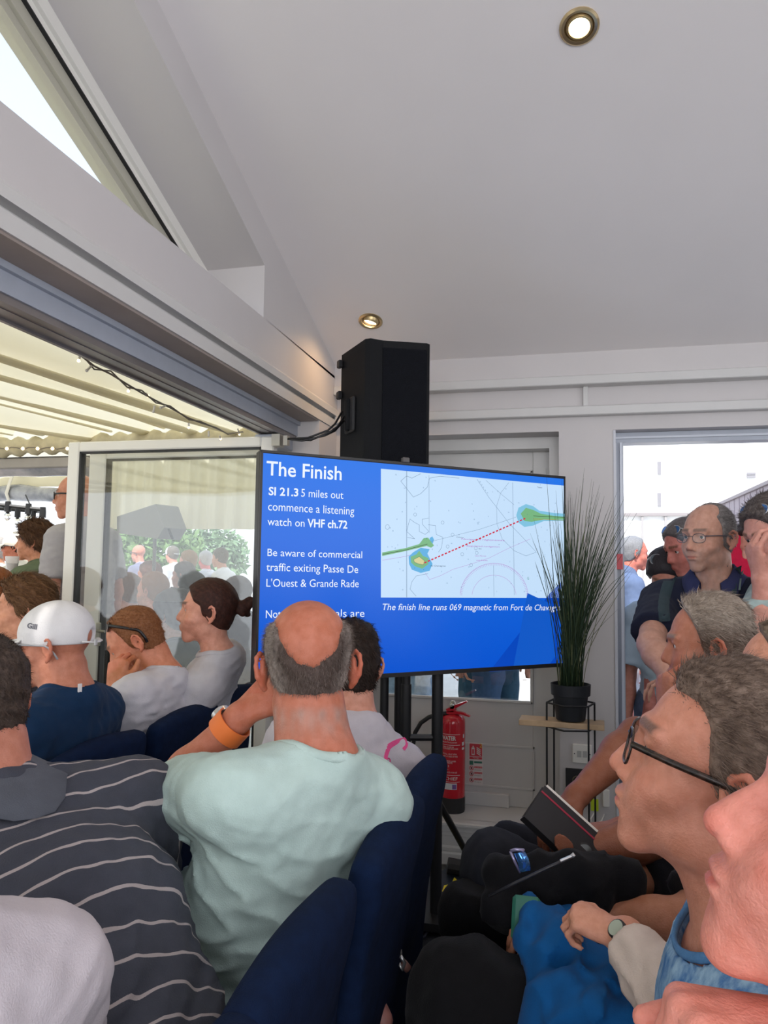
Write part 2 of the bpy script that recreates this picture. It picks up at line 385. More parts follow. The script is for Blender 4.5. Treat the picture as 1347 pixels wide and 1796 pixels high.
HAIRLINE = dict(
    normal=([-.2, -.085, -.04, -.012, .004, .020, .030, .055, .078, .095, .2], [-.075, -.072, -.055, -.03, -.012, -.005, .03, .045, .088, .115, .14]),
    high=([-.2, -.085, -.04, -.012, .004, .020, .026, .040, .055, .065, .2], [-.075, -.072, -.055, -.03, -.012, -.002, .035, .075, .105, .125, .2]),
    low=([-.2, -.085, -.04, -.012, .004, .020, .036, .065, .084, .098, .2], [-.085, -.085, -.06, -.03, -.015, -.010, .01, .035, .065, .090, .14]))
def person(label, H, yaw=90, nod=0, tilt=0, s=1.0, skin=(205, 150, 125), hair=None, torso=None, arms=None, legs='sit', shirt=None, trousers=None, fine=.0035, coarse=.010,
           glasses=None, build=1.0, head=None, neck=(0, -.03, -.15), neckr=.055, group=None, beard=0, beardcol=(150, 140, 130), brow=(110, 80, 60), group_=None, cat='person', shoes=True, floor=0.0, extra=None, redden=.25, lips=None, cut=None):
    """H: world position of the head centre (between the ears)"""
    H = np.array(H, float); Rh = rot(yaw, nod, tilt); sk = np.array(srgb(*skin))
    t = dict(yaw=yaw, lean=8, side=0); t.update(torso or {}); Rt = rot(t['yaw'], t['lean'], t['side'])
    N = H+Rh @ (np.array([0, -.02, -.06])*s)+(np.array(neck)-np.array([0, -.02, -.06])) @ Rt.T*s if 'neck' not in t else np.array(t['neck'], float)
    zp = t.get('zp', .58 if legs == 'sit' else .95)+floor
    if 'pel' in t:
        pel = np.array(t['pel'], float); Rt = frame(N-pel, rot(t['yaw'])[:, 1])
    up = Rt[:, 2]; L = (N[2]-zp)/up[2]; Pv = N-up*L; sc = L/.50 if legs == 'sit' else L/.52
    b = build
    def tl(x, y, z): return Pv+Rt @ np.array([x, y, z])
    root = thing('person', label, cat, (Pv[0], Pv[1], floor), 0, group)
    Z = np.array
    TB = [E(tl(0, 0, 0), Z((.165*b, .125*b, .13)), .05, R=Rt), E(tl(0, .02*b, .32*L), Z((.150*b, .118*b, .17)), .06, R=Rt),
          E(tl(0, .008, .62*L), Z((.165*b, .112*b, .19)), .06, R=Rt), K(tl(-.13*b, -.012, L-.085), tl(.13*b, -.012, L-.085), .068, .068, .05),
          K(tl(0, -.02, L-.01), tl(-.14*b, -.012, L-.065), .052, .045, .04), K(tl(0, -.02, L-.01), tl(.14*b, -.012, L-.065), .052, .045, .04)]
    if t.get('belly'): TB.append(E(tl(0, .08, .22*L), Z((.14*b, .10, .14))*t['belly'], .06, R=Rt))
    shy = t.get('sh', 0)
    sh = {-1: tl(-.178*b, -.005+shy, L-.085), 1: tl(.178*b, -.005-shy, L-.085)}
    if t.get('shz'): sh[-1] = sh[-1]+up*t['shz'][0]; sh[1] = sh[1]+up*t['shz'][1]
    A = dict(arms or {}); armP = {}; handP = {}; ar = t.get('ar', 1.0)
    for sd in (-1, 1):
        a = dict(A.get(sd, {})); fw = Rt[:, 1]*Z((1, 1, 0)); fw /= np.linalg.norm(fw); rt = Rt[:, 0]
        if legs == 'sit':
            el = a.get('el'); el = sh[sd]-Z((0, 0, .27))*sc+fw*.06+rt*sd*.04 if el is None else Z(el, float)
            wr = a.get('wr'); wr = el+fw*.23-rt*sd*.07+Z((0, 0, -.02)) if wr is None else Z(wr, float)
        else:
            el = a.get('el'); el = sh[sd]-Z((0, 0, .29))+rt*sd*.05-fw*.02 if el is None else Z(el, float)
            wr = a.get('wr'); wr = el-Z((0, 0, .24))+fw*.06 if wr is None else Z(wr, float)
        hd = wr-el; hd = a.get('hd', hd); hd = Z(hd, float); hd /= np.linalg.norm(hd)
        nz = Z(a.get('hn', -np.cross(hd, np.cross(hd, Z((0, 0, 1.))))+1e-3), float)
        M = frame(nz, hd); M = np.stack([np.cross(hd, nz-(nz @ hd)*hd), hd, nz-(nz @ hd)*hd], 1)
        M[:, 2] /= np.linalg.norm(M[:, 2]); M[:, 0] = np.cross(M[:, 1], M[:, 2])
        armP[sd] = (sh[sd], el, wr)
        handP[sd] = xf(hand_prims(a.get('curl', (.45, .5, .55, .6)), a.get('spread', 1), a.get('thumb', (35, 30)), sd, bend2=a.get('bend2', 1.1)), M, wr+M[:, 1]*.012, s*a.get('hs', 1.0))
    AR = {}
    for sd in (-1, 1):
        a, e, w = armP[sd]; m = e+(w-e)*.3
        AR[sd] = [K(a, e, .056*ar, .041*ar, .03), K(e, m, .041*ar, .043*ar, .02), K(m, w, .043*ar, .0265, .02), E(w, (.028, .028, .028), .015)]
    hipw = .095
    hips = {sd: tl(sd*hipw, .02, -.03) for sd in (-1, 1)}; LG = []; LP = {}
    ly = rot(t.get('legyaw', t['yaw'])); fw = ly[:, 1]; rt = ly[:, 0]; hips = {sd: Pv+rt*sd*hipw+Z((0, 0, -.03)) for sd in (-1, 1)}
    lg = t.get('legs', {})
    for sd in (-1, 1):
        h = hips[sd]
        if legs == 'sit':
            kn = Z(lg.get(sd, h+fw*.42+rt*sd*.06+Z((0, 0, .0))), float); kn[2] = lg[sd][2] if sd in lg else floor+.53
            an = kn+fw*.03; an[2] = floor+.10
        else:
            kn = h+rt*sd*.01+fw*.02; kn[2] = floor+.50; an = kn-fw*.02; an[2] = floor+.09
        LP[sd] = (h, kn, an); LG += [K(h, kn, .088*b, .064, .05), K(kn, kn+(an-kn)*.35, .060, .062, .03), K(kn+(an-kn)*.35, an, .062, .040, .03)]
    # --- skin body
    HP = xf(head_prims(**(head or {})), Rh, H, s)
    nk = [K(N-up*.02, H+Rh @ (Z((0, -.022, -.055))*s), neckr*1.08, neckr, .03), K(N, H+Rh @ (Z((0, .01, -.07))*s), neckr*.8, neckr*.62, .03)]
    body = TB+nk+AR[-1]+AR[1]
    short = trousers and trousers.get('short')
    inc = body+HP+handP[-1]+handP[1]+(LG if short else [])
    pts = []
    for q in inc:
        if q['t'] == 'c': r = max(q['ra'], q['rb']); pts += [q['a']-r, q['a']+r, q['b']-r, q['b']+r]
        else: e = np.abs(q['R']) @ q['r']; pts += [q['c']-e, q['c']+e]
    pts = np.array(pts); lo = pts.min(0)-.03; hi = pts.max(0)+.03
    hb = [(H-.16*s, H+.16*s)]
    for sd in (-1, 1):
        if A.get(sd, {}).get('fine'):
            hp = np.array([q['a'] for q in handP[sd] if q['t'] == 'c']+[q['b'] for q in handP[sd] if q['t'] == 'c']); hb.append((hp.min(0)-.015, hp.max(0)+.015))
    F = Field(lo, hi, coarse, hb, fine)
    F.add(TB, -.002); F.add(nk); F.add(AR[-1]); F.add(AR[1])
    if short: F.add(LG)
    F2 = Field(lo, hi, coarse, hb, fine); F2.add(HP)
    F.F = smin(F.F, F2.F, .016)
    for sd in (-1, 1):
        F3 = Field(lo, hi, coarse, hb, fine); F3.add(handP[sd]); F.F = smin(F.F, F3.F, .008)
    if extra: F.add(extra)
    V, Q = F.mesh(1)
    l = ((V-H) @ Rh)/s; x, y, z = l.T; ax = np.abs(x)
    c = np.tile(sk, (len(V), 1))
    def mixc(c, col, w): w = np.clip(w, 0, 1)[:, None]; return c*(1-w)+np.array(col)*w
    red = sk*np.array([1.0, .62, .60])
    onh = sst(.24, .18, np.sqrt(x*x+y*y+z*z))
    nz_ = wave(x, y, z, 210, 3)
    c = mixc(c, red, redden*onh*(sst(.03, .0, np.sqrt((ax-.042)**2+(y-.07)**2+(z+.02)**2))*1.2+sst(.022, .0, np.sqrt(ax**2+(y-.112)**2+(z+.024)**2))*1.4+sst(.075, .085, ax)*1.2*(z < .05)*(z > -.04)))
    c = mixc(c, sk*.82, .35*onh*sst(.2, .8, nz_))
    lip = np.array(lips if lips else sk*np.array([.80, .50, .50]))
    c = mixc(c, lip, .8*sst(.0085, .004, np.sqrt(((ax)/2.6)**2+(z+.0555)**2))*(y > .088))
    bz = .0365+.004*sst(.05, .01, np.abs(ax-.03)); c = mixc(c, srgb(*brow), .85*sst(.0075, .003, np.abs(z-bz))*sst(.007, .012, ax)*sst(.053, .046, ax)*(y > .06))
    if beard:
        w = beard*onh*sst(-.025, -.045, z-.012*(ax > .02)+(y-.05)*.25)*sst(-.01, .012, y)*(1-sst(.011, .007, np.abs(z+.0555))*sst(.026, .02, ax))*(.75+.25*nz_)
        w = np.maximum(w, beard*onh*sst(-.03, -.036, z)*sst(.07, .08, y)*sst(.035, .028, ax)*(1-sst(.0085, .005, np.sqrt((ax/2.6)**2+(z+.0555)**2))))
        c = mixc(c, srgb(*beardcol), w)
    hm = hair or {}
    if hm.get('nape'): c = mixc(c, srgb(*hm['col']), hm['nape']*sst(.0, -.03, y)*sst(-.125, -.07, z)*sst(-.05, -.07, z)*(.7+.3*nz_)+0)
    if hm.get('shade'):     # close-cropped stubble showing on the scalp
        yy, zz = HAIRLINE[hm.get('line', 'normal')]; w = sst(-.004, .008, z-np.interp(y, yy, zz))*hm['shade']*onh*(ax < .083)
        c = mixc(c, srgb(*hm['col']), w)
    body_o = mobj('body', V, Q, skin_mat(), root, colors=c)
    # --- eyes
    eb = MB()
    for sd in (-1, 1):
        o = H+Rh @ (Z((sd*.0315, .0752, .0155))*s); th = np.linspace(0, PI, 9); R = Rh @ np.array([[1, 0, 0], [0, 0, 1], [0, -1, 0]]).T
        me = MB(); me.lathe([(max(.0126*s*math.sin(a), .0001), -.0126*s*math.cos(a)) for a in th], o, 14, R=np.stack([Rh[:, 0], -Rh[:, 2], Rh[:, 1]], 1))
        if s and not hm.get('noeyes'): me.obj('eye', mat('eye_white', (.75, .70, .66), rough=.15), root, smooth=True)
        ir = MB(); ir.lathe([(.0058*s, -.0006*s), (.0050*s, .0008*s), (.0024*s, .0012*s), (.0001, .0013*s)], o+Rh[:, 1]*.0115*s, 12, R=np.stack([Rh[:, 0], -Rh[:, 2], Rh[:, 1]], 1))
        ir.obj('iris', mat('iris', (.05, .045, .04), rough=.1), root, smooth=True)
    # --- hair
    if hair and hair.get('t', 1) > 0: make_hair(root, H, Rh, s, hair, fine)
    # --- clothes
    if shirt:
        F = Field(lo-.02, hi+.02, max(coarse*.8, .006), [], None)
        th = shirt.get('th', .009); F.add(TB, th)
        L3 = F.local(Rt, Pv)
        for sd in (-1, 1):
            a, e, w = armP[sd]; k = shirt.get('sleeve', .72); st_ = shirt.get('st', .014); m = e+(w-e)*.3
            F4 = Field(lo-.02, hi+.02, max(coarse*.8, .006))
            if k <= 1: F4.add([K(a, a+(e-a)*k, .056*ar, .050*ar, .03, cap=True)], st_); F4.add([K(a+(e-a)*k*.5, a+(e-a)*k, .053*ar, .055*ar, .02, cap=True)], st_)
            else: F4.add([K(a, e, .056*ar, .043*ar, .03)], st_); F4.add([K(e, e+(w-e)*min(k-1, .97), .045*ar, .031*ar, .03, cap=True)], st_*.8)
            F.F = smin(F.F, F4.F, .035)
        # wrinkles, in the frame of the torso
        wa = shirt.get('wr', .004); zz = L3[2]; xx = L3[0]; yy = L3[1]
        F.F += (wa*wave(xx*.6, yy*.6, zz*1.3, 55, shirt.get('seed', 1))*(.35+.65*sst(.9, .25, zz/L))+wa*.45*wave(xx, yy, zz*1.5, 120, shirt.get('seed', 1)+5)).astype(np.float32)
        if shirt.get('folds'):       # pulled folds along given lines
            X = F.full()
            for (p0, p1, wd, am) in shirt['folds']:
                p0 = Z(p0, float); ba = Z(p1, float)-p0; q = [X[i]-p0[i] for i in range(3)]; tt = np.clip((q[0]*ba[0]+q[1]*ba[1]+q[2]*ba[2])/(ba @ ba), 0, 1)
                d = np.sqrt(sum((q[i]-tt*ba[i])**2 for i in range(3))); F.F += (am*np.exp(-(d/wd)**2)*np.sin(PI*np.clip(tt, .05, .95))).astype(np.float32)
        nh = shirt.get('neck', .066)
        rd = wave(xx*.32, yy*.32, zz*1.15-.35*xx, shirt.get('df', 78), shirt.get('seed', 1)+11); rd = np.clip(1-np.abs(rd)*1.1, 0, 1)**2.5
        F.F -= (shirt.get('drag', .008)*rd*(.25+.75*sst(.85, .35, zz/L))).astype(np.float32)
        def ring_at(rad, low):
            rz = []
            for j in range(48):
                a = 2*PI*j/48
                for zk in np.arange(.07, low, -.003):
                    q = N+Rt @ Z((math.sin(a)*rad, math.cos(a)*rad+.006, zk)); ix = [min(int(np.searchsorted(F.ax[i], q[i])), F.F.shape[i]-1) for i in range(3)]
                    if F.F[ix[0], ix[1], ix[2]] < 0: break
                rz.append(zk)
            rz = np.array(rz)
            for _ in range(6): rz = .5*rz+.25*np.roll(rz, 1)+.25*np.roll(rz, -1)
            return rz
        ringz = ring_at(nh+.003, -.07)
        ringo = ring_at(nh+.040*shirt.get('cw', 1.0), -.12) if shirt.get('collar') else ringz
        F.F = sminus(F.F, Field(lo-.02, hi+.02, max(coarse*.8, .006)).add([K(N-up*.012+Rt[:, 1]*.004, N+up*.12+Rt[:, 1]*.035, nh, nh*1.15, .002)]).F, .006)
        if shirt.get('tank'):
            for sd in (-1, 1): F.F = sminus(F.F, Field(lo-.02, hi+.02, max(coarse*.8, .006)).add([K(sh[sd]+rt*sd*.03-up*.05, sh[sd]+rt*sd*.04+up*.1, .075, .085, .01)]).F, .008)
        F.F = np.maximum(F.F, (-(zz+shirt.get('hem', .10))).astype(np.float32))
        V, Q = F.mesh(1); l = (V-Pv) @ Rt
        col = np.tile(np.array(srgb(*shirt['col'])), (len(V), 1))
        if shirt.get('paint'): col = shirt['paint'](V, l, col, L)
        shirt_o = mobj('shirt', V, Q, fabric('cotton_shirt', (.5, .5, .5), vcol='col', noise=shirt.get('noise', .06)) if not shirt.get('mat') else shirt['mat'], root, colors=col)
        if shirt.get('collar'):
            mb = MB(); cc = srgb(*shirt.get('ccol', shirt['col'])); G = []; cy = shirt.get('open', .25); cw = shirt.get('cw', 1.0)
            for i, (dr, dz) in enumerate([(.037*cw, .004), (.039*cw, .007), (.022*cw, .016), (.006, .028), (.001, .032), (-.004, .028), (-.004, .0)]):
                row = []
                for j in range(25):
                    a = cy+(2*PI-2*cy)*j/24; ca, sa = math.sin(a), math.cos(a)
                    row.append(N+Rt @ Z((ca*(nh+dr)*1.02, sa*(nh+dr)*1.02+.006, dz+(lambda jj, w: ringz[jj]*(1-w)+ringo[jj]*w)(int(round((PI/2-math.atan2(sa, ca))/(2*PI)*48)) % 48, min(max(dr/(.037*cw), 0), 1))+.003)))
                G.append(row)
            mb.grid(np.array(G)); mb.obj('collar', fabric('collar_%d_%d_%d' % tuple(shirt.get('ccol', shirt['col'])), cc), root, smooth=True)
        else:
            mb = MB(); ring = [N+Rt @ Z((math.sin(a)*(nh+.001), math.cos(a)*(nh+.001)+.006, ringz[j % 48]-.001)) for j, a in enumerate(np.linspace(0, 2*PI, 49))]
            mb.tube(ring, shirt.get('rib', .0065), 8, cap=False, flat=1.7, up0=up); mb.obj('neckband', fabric('neckband_%d_%d_%d' % tuple(shirt['col']), srgb(*shirt['col'])), root, smooth=True)
    tr = trousers or dict(col=(35, 38, 48))
    lo2 = np.array([min(q['a'].min() if 0 else q['a'][i] for q in LG) for i in range(3)]); pl = np.array([q[k] for q in LG for k in ('a', 'b')])
    lo2 = pl.min(0)-.14; hi2 = pl.max(0)+.14; lo2 = np.minimum(lo2, Pv-.2); hi2 = np.maximum(hi2, Pv+.2)
    F = Field(lo2, hi2, tr.get('h', max(coarse*1.15, .010)))
    if short:
        for sd in (-1, 1): h, kn, an = LP[sd]; F.add([K(h, h+(kn-h)*.85, .10*b, .085, .05, cap=True)], .008)
    else:
        for sd in (-1, 1):
            h, kn, an = LP[sd]; F.add([K(h, kn, .088*b, .066, .05), K(kn, kn+(an-kn)*.3, .064, .066, .03), K(kn+(an-kn)*.3, an, .066, .055, .03, cap=True)], tr.get('th', .010))
    F.add([TB[0]], .006); L3 = F.local(Rt, Pv); F.F += (.006*wave(L3[0], L3[1], L3[2], 50, 9)+.002*wave(L3[0], L3[1], L3[2], 130, 4)).astype(np.float32)
    F.F = np.maximum(F.F, (L3[2]-.07).astype(np.float32))
    V, Q = F.mesh(1); mobj('trousers' if not short else 'shorts', V, Q, fabric('trouser_%d_%d_%d' % tuple(tr['col']), srgb(*tr['col']), noise=.2), root)
    if shoes:
        for sd in (-1, 1):
            h, kn, an = LP[sd]; ft = Field(an-.3, an+.3, .012); sw = rot(t['yaw'])
            ft.add([K(an+Z((0, 0, -.03)), an+fw*.0+Z((0, 0, -.045)), .045, .05, .02), K(an+Z((0, 0, -.055)), an+fw*.15+Z((0, 0, -.062)), .042, .036, .03)])
            X = ft.full(); ft.F = np.maximum(ft.F, (floor+.002-X[2]+0*X[0]+0*X[1]).astype(np.float32)); V, Q = ft.mesh(1)
            mobj('shoe', V, Q, mat('shoe_leather', (.03, .03, .035), rough=.5), root)
    if glasses: make_glasses(root, H, Rh, s, glasses)
    return dict(root=root, N=N, Pv=Pv, Rt=Rt, Rh=Rh, H=H, s=s, arm=armP, L=L, hips=hips, LP=LP)
def make_hair(root, H, Rh, s, hr, fine):
    col = np.array(srgb(*hr['col'])); col2 = np.array(srgb(*hr.get('col2', hr['col'])))
    h = max(fine*1.15, .0035); F = Field(H-.19*s-.02, H+.19*s+.02, h)
    F.add(xf(CORE, Rh, H, s))
    L = F.local(Rh, H); x, y, z = [v/s for v in L]; ax = np.abs(x)
    yy, zz = HAIRLINE[hr.get('line', 'normal')]
    sreg = z-np.interp(y, yy, zz)
    if hr.get('rec'): sreg = np.minimum(sreg, sreg-hr['rec']*sst(.02, .05, ax)*sst(.0, .05, y))   # receding temples
    for bc, br, bx in hr.get('bald', []): sreg = np.minimum(sreg, np.sqrt((x*bx)**2+(y-bc[1])**2+(z-bc[2])**2)-br)
    T = hr.get('t', .010); tt = -.008+(T+.008)*sst(-.004, hr.get('soft', .014), sreg)
    top = hr.get('top', 0)*sst(.07, .12, z); tt = tt+top*sst(0, .02, sreg)
    back = hr.get('back', 0)*sst(-.03, -.08, y)*sst(-.08, -.02, z); tt = tt+back*sst(0, .02, sreg)
    nf = hr.get('nf', 90)*2.6; tt = tt+hr.get('rough', .2)*T*sst(0, .015, sreg)*(wave(x, y*hr.get('st', .5), z*hr.get('st', .5), nf, hr.get('seed', 2))+.5*wave(x, y, z, nf*2.3, 8))
    F.F = (F.F-tt*s).astype(np.float32)
    if hr.get('extra'): F.add(xf(hr['extra'], Rh, H, s))
    V, Q = F.mesh(1); l = ((V-H) @ Rh)/s
    w = .15+.6*sst(-.9, 1.2, wave(l[:, 0], l[:, 1]*.4, l[:, 2]*.4, 620, 4)); k = hr.get('grad')
    if k: w = np.clip(.25*w+.9*sst(k[1], k[2], l[:, k[0]]), 0, 1)
    c = col*(1-w[:, None])+col2*w[:, None]
    mobj('hair', V, Q, hair_mat(), root, colors=c)
    n = hr.get('n', 0)
    if n:                # single strands growing out of the hair
        sr = l[:, 2]-np.interp(l[:, 1], yy, zz)
        if hr.get('rec'): sr = sr-hr['rec']*sst(.02, .05, np.abs(l[:, 0]))*sst(.0, .05, l[:, 1])
        for bc, br, bx in hr.get('bald', []): sr = np.minimum(sr, np.sqrt((l[:, 0]*bx)**2+(l[:, 1]-bc[1])**2+(l[:, 2]-bc[2])**2)-br)
        r = np.random.default_rng(5); idx = np.where(sr > hr.get('smin', .004))[0]; idx = r.choice(idx, n)
        p0 = l[idx]+r.normal(size=(n, 3))*.0015; nrm = p0-np.array([0, -.012, .03]); nrm /= np.linalg.norm(nrm, axis=1)[:, None]
        comb = np.array(hr.get('comb', (0, -.6, -.5))); comb = comb-nrm*(nrm @ comb)[:, None]
        ln = hr.get('len', .018)*r.uniform(.5, 1.1, n)[:, None]; d = nrm*hr.get('lift', .35)+comb+r.normal(size=(n, 3))*hr.get('mess', .22); d /= np.linalg.norm(d, axis=1)[:, None]
        m1 = p0-nrm*.002+d*ln*.5; m2 = m1+(d+comb*.5-nrm*.25+r.normal(size=(n, 3))*.1)*ln*.5; sd = np.cross(d, nrm); sd /= np.linalg.norm(sd, axis=1)[:, None]+1e-9
        wd = hr.get('w', .0006)
        VV = np.stack([p0-nrm*.003-sd*wd, p0-nrm*.003+sd*wd, m1+sd*wd*.8, m1-sd*wd*.8, m2-sd*wd*.2, m2+sd*wd*.2], 1)
        q = np.arange(n)[:, None]*6; QQ = np.vstack([q+np.array([[0, 1, 2, 3]]), q+np.array([[3, 2, 5, 4]])])
        cw = w[idx]*.7+r.uniform(0, .3, n); cs = (col*(1-cw[:, None])+col2*cw[:, None])*r.uniform(.75, 1.3, n)[:, None]
        mobj('hair_strands', (VV.reshape(-1, 3)*s) @ Rh.T+H, QQ, hair_mat(), root, colors=np.repeat(cs, 6, 0), kind='stuff')
def make_glasses(root, H, Rh, s, g):
    def T(p): return H+Rh @ (np.array(p, float)*s)
    o = g.get('off', (0, 0, 0)); pit = math.radians(g.get('pitch', 0)); cp, sp = math.cos(pit), math.sin(pit)
    def G(x, y, z):       # pivot at the ears
        y2, z2 = y*cp-z*sp, y*sp+z*cp; return T((x*g.get('wide', 1)+o[0], y2+o[1], z2+o[2]))
    fm = g.get('mat') or mat('glasses_frame', (.04, .03, .03), rough=.3); r = g.get('r', .0014)*s
    lens = g.get('lens') or MATS.get('clear_lens') or thin_glass('clear_lens', (.93, .95, .95), 1.5)
    w, h = g.get('w', .024), g.get('h', .019); mb = MB(); lb = MB()
    gl = MB()
    for sd in (-1, 1):
        rim = []
        for a in np.linspace(0, 2*PI, 25):
            ca, sa = math.cos(a), math.sin(a); e = g.get('sq', .8); px_ = sd*.034+w*np.sign(ca)*abs(ca)**e; pz = .012+h*np.sign(sa)*abs(sa)**e
            rim.append(G(px_, .108-g.get('wrap', .12)*max(0, abs(px_)-.02)-.05*abs(px_), pz))
        if g.get('half'): gl.tube(rim[:13], r, 6)
        else: gl.tube(rim, r, 6, cap=False)
        ct = np.mean(rim[:-1], axis=0); lb.add([ct]+rim[:-1], [(0, i+1, (i+1) % 24+1) for i in range(24)])
        hx = sd*(.034+w); y0 = .108-g.get('wrap', .12)*(.014+w)-.05*(.034+w)
        tb = MB(); tb.tube([G(hx, y0, .020), G(sd*.077, .060, .020), G(sd*.0805, .0, .017), G(sd*.081, -.012, .012), G(sd*.0805, -.030, -.006), G(sd*.079, -.040, -.022)], r*g.get('tr', 1.25), 6, flat=g.get('tf', 1.6))
        tb.obj('temple', fm, root, smooth=True)
    gl.tube([G(-.034+w, .107, .018), G(0, .109, .020), G(.034-w, .107, .018)], r, 6)
    gl.obj('glasses_rim', fm, root, smooth=True); lb.obj('lens', lens, root, smooth=True)
# ---------------------------------------------------------------- the room
WALLP = mat('wall_paint', (.60, .57, .57), rough=.55, noise=.03, nscale=3, bump=.06, bscale=90)
CEILP = mat('ceiling_paint', (.84, .80, .80), rough=.8, noise=.03, nscale=2, bump=.05, bscale=120)
TRIMP = mat('trim_gloss', (.62, .61, .60), rough=.3, noise=.03, nscale=5)
UPVC = mat('white_frame', (.86, .84, .79), rough=.3, noise=.02)
ALU = mat('grey_frame', (.42, .45, .52), rough=.35, noise=.05, nscale=20)
TAUPE = mat('taupe_soffit', (.36, .30, .27), rough=.6, noise=.1, nscale=6)
TRACK = mat('track_metal', (.30, .27, .26), rough=.28, metal=.5, noise=.15, nscale=5)
GASKET = mat('black_gasket', (.015, .015, .017), rough=.5)
GLASS = thin_glass('window_glass', (.985, .995, .99), 2.2)
CARPET = mat('carpet', (.012, .014, .022), rough=.95, noise=.4, nscale=60, bump=1, bscale=300)
XL, YR = -1.2, 3.75
def ceil_z(y): return 2.47+.355*(YR-y) if y > -.2 else 2.47+.355*(YR+.2)+.355*(y+.2)
mb = MB().b2((XL-.15, -3.4, -.12), (3.6, 3.6, 0)); struct(mb, 'floor', CARPET)
mb = MB()
for a, b in ((-.2, 4.2), (-3.6, -.2)):
    mb.prism([(XL-.3, a, ceil_z(a)), (XL-.3, b, ceil_z(b)), (XL-.3, b, ceil_z(b)+.22), (XL-.3, a, ceil_z(a)+.22)], (5.2, 0, 0))
struct(mb, 'ceiling', CEILP)
# left wall with the long raking window over the folding doors
WB, WJ = 2.432, 2.75
def wt(y): return 2.648+.396*(WJ-y)
WL = .9
mb = MB(); off = (-.27, 0, 0)
mb.prism([(XL, -3.5, 2.262), (XL, YR+.3, 2.262), (XL, YR+.3, WB), (XL, -3.5, WB)], off)
mb.prism([(XL, WJ, WB), (XL, YR+.3, WB), (XL, YR+.3, ceil_z(YR+.3)+.05), (XL, WJ, ceil_z(WJ)+.05)], off)
mb.prism([(XL, -.2, WB), (XL, WL, WB), (XL, WL, ceil_z(WL)+.05), (XL, -.2, ceil_z(-.2)+.05)], off)
mb.prism([(XL, WL, wt(WL)), (XL, WJ, wt(WJ)), (XL, WJ, ceil_z(WJ)+.05), (XL, WL, ceil_z(WL)+.05)], off)
mb.prism([(XL, -3.5, WB), (XL, -.2, WB), (XL, -.2, ceil_z(-.2)+.05), (XL, -3.5, ceil_z(-3.5)+.05)], off)
mb.b2((-1.47, -3.5, 0), (XL, -1.6, 2.262)); mb.b2((-1.468, 3.47, 0), (XL-.001, 4.05, 2.152)); mb.b2((-1.44, 3.55, 2.15), (XL-.03, 4.05, 2.262))
struct(mb, 'wall_left', WALLP)
mb = MB(); mb.prism([(XL+.014, -3.4, 2.218), (XL+.014, YR, 2.218), (XL+.014, YR, 2.250), (XL, YR, 2.262), (XL, -3.4, 2.262), (XL+.014, -3.4, 2.250)][:0] or [(XL-.02, -3.4, 2.218), (XL+.014, -3.4, 2.218), (XL+.014, -3.4, 2.248), (XL, -3.4, 2.264), (XL-.02, -3.4, 2.264)], (0, 7.14, 0)); struct(mb, 'trim_1', TRIMP)
mb = MB().b2((-1.47, -1.6, 2.154), (XL+.003, YR-.001, 2.2)); mb.b2((-1.465, -1.6, 2.2), (XL-.02, YR-.001, 2.225)); struct(mb, 'trim_2', TRIMP)
mb = MB().b2((-1.46, -1.6, 2.146), (XL-.004, YR-.3, 2.1545)); struct(mb, 'trim_3', TAUPE)
mb = MB().b2((-1.44, -1.6, 2.075), (-1.315, 3.5, 2.147)); mb.b2((-1.42, -1.6, 2.128), (-1.300, 3.5, 2.147)); struct(mb, 'trim_4', ALU)
mb = MB().b2((-1.44, -1.6, 2.062), (-1.33, 3.5, 2.078)); mb.b2((-1.335, -1.6, 2.055), (-1.322, 3.5, 2.075)); mb.b2((-1.44, -1.6, 2.055), (-1.427, 3.5, 2.075)); mb.b2((-1.40, -1.6, 2.060), (-1.372, 3.5, 2.064)); struct(mb, 'trim_5', TRACK)
# raking window: frame bars and pane
w1 = thing('window_1', None, None, (-1.46, 1.8, WB)); w1['kind'] = 'structure'
fr = MB()
def rake_bar(x0, x1, d0, d1): fr.prism([(x0, WL, wt(WL)-d1), (x0, WJ, wt(WJ)-d1), (x0, WJ, wt(WJ)-d0), (x0, WL, wt(WL)-d0)], (x1-x0, 0, 0))
rake_bar(-1.50, -1.455, -.01, .05); rake_bar(-1.53, -1.47, .045, .085)
fr.obj('window_frame', UPVC, w1); fr = MB(); rake_bar(-1.52, -1.475, .090, .135); rake_bar(-1.545, -1.49, .13, .165)
fr.b2((-1.53, WL, WB-.01), (-1.47, WJ, WB+.03)); fr.b2((-1.53, WJ-.05, WB), (-1.47, WJ+.03, wt(WJ))); fr.obj('sash', mat('sash_cream', (.50, .48, .40), rough=.4), w1)
MB().prism([(-1.49, WL, wt(WL)-.0895), (-1.49, WJ, wt(WJ)-.0895), (-1.49, WJ, wt(WJ)-.0845), (-1.49, WL, wt(WL)-.0845)], (.028, 0, 0)).obj('gasket', GASKET, w1)
MB().prism([(-1.512, WL, WB), (-1.512, WJ-.02, WB), (-1.512, WJ-.02, wt(WJ)-.10), (-1.512, WL, wt(WL)-.10)], (-.006, 0, 0)).obj('pane', GLASS, w1)
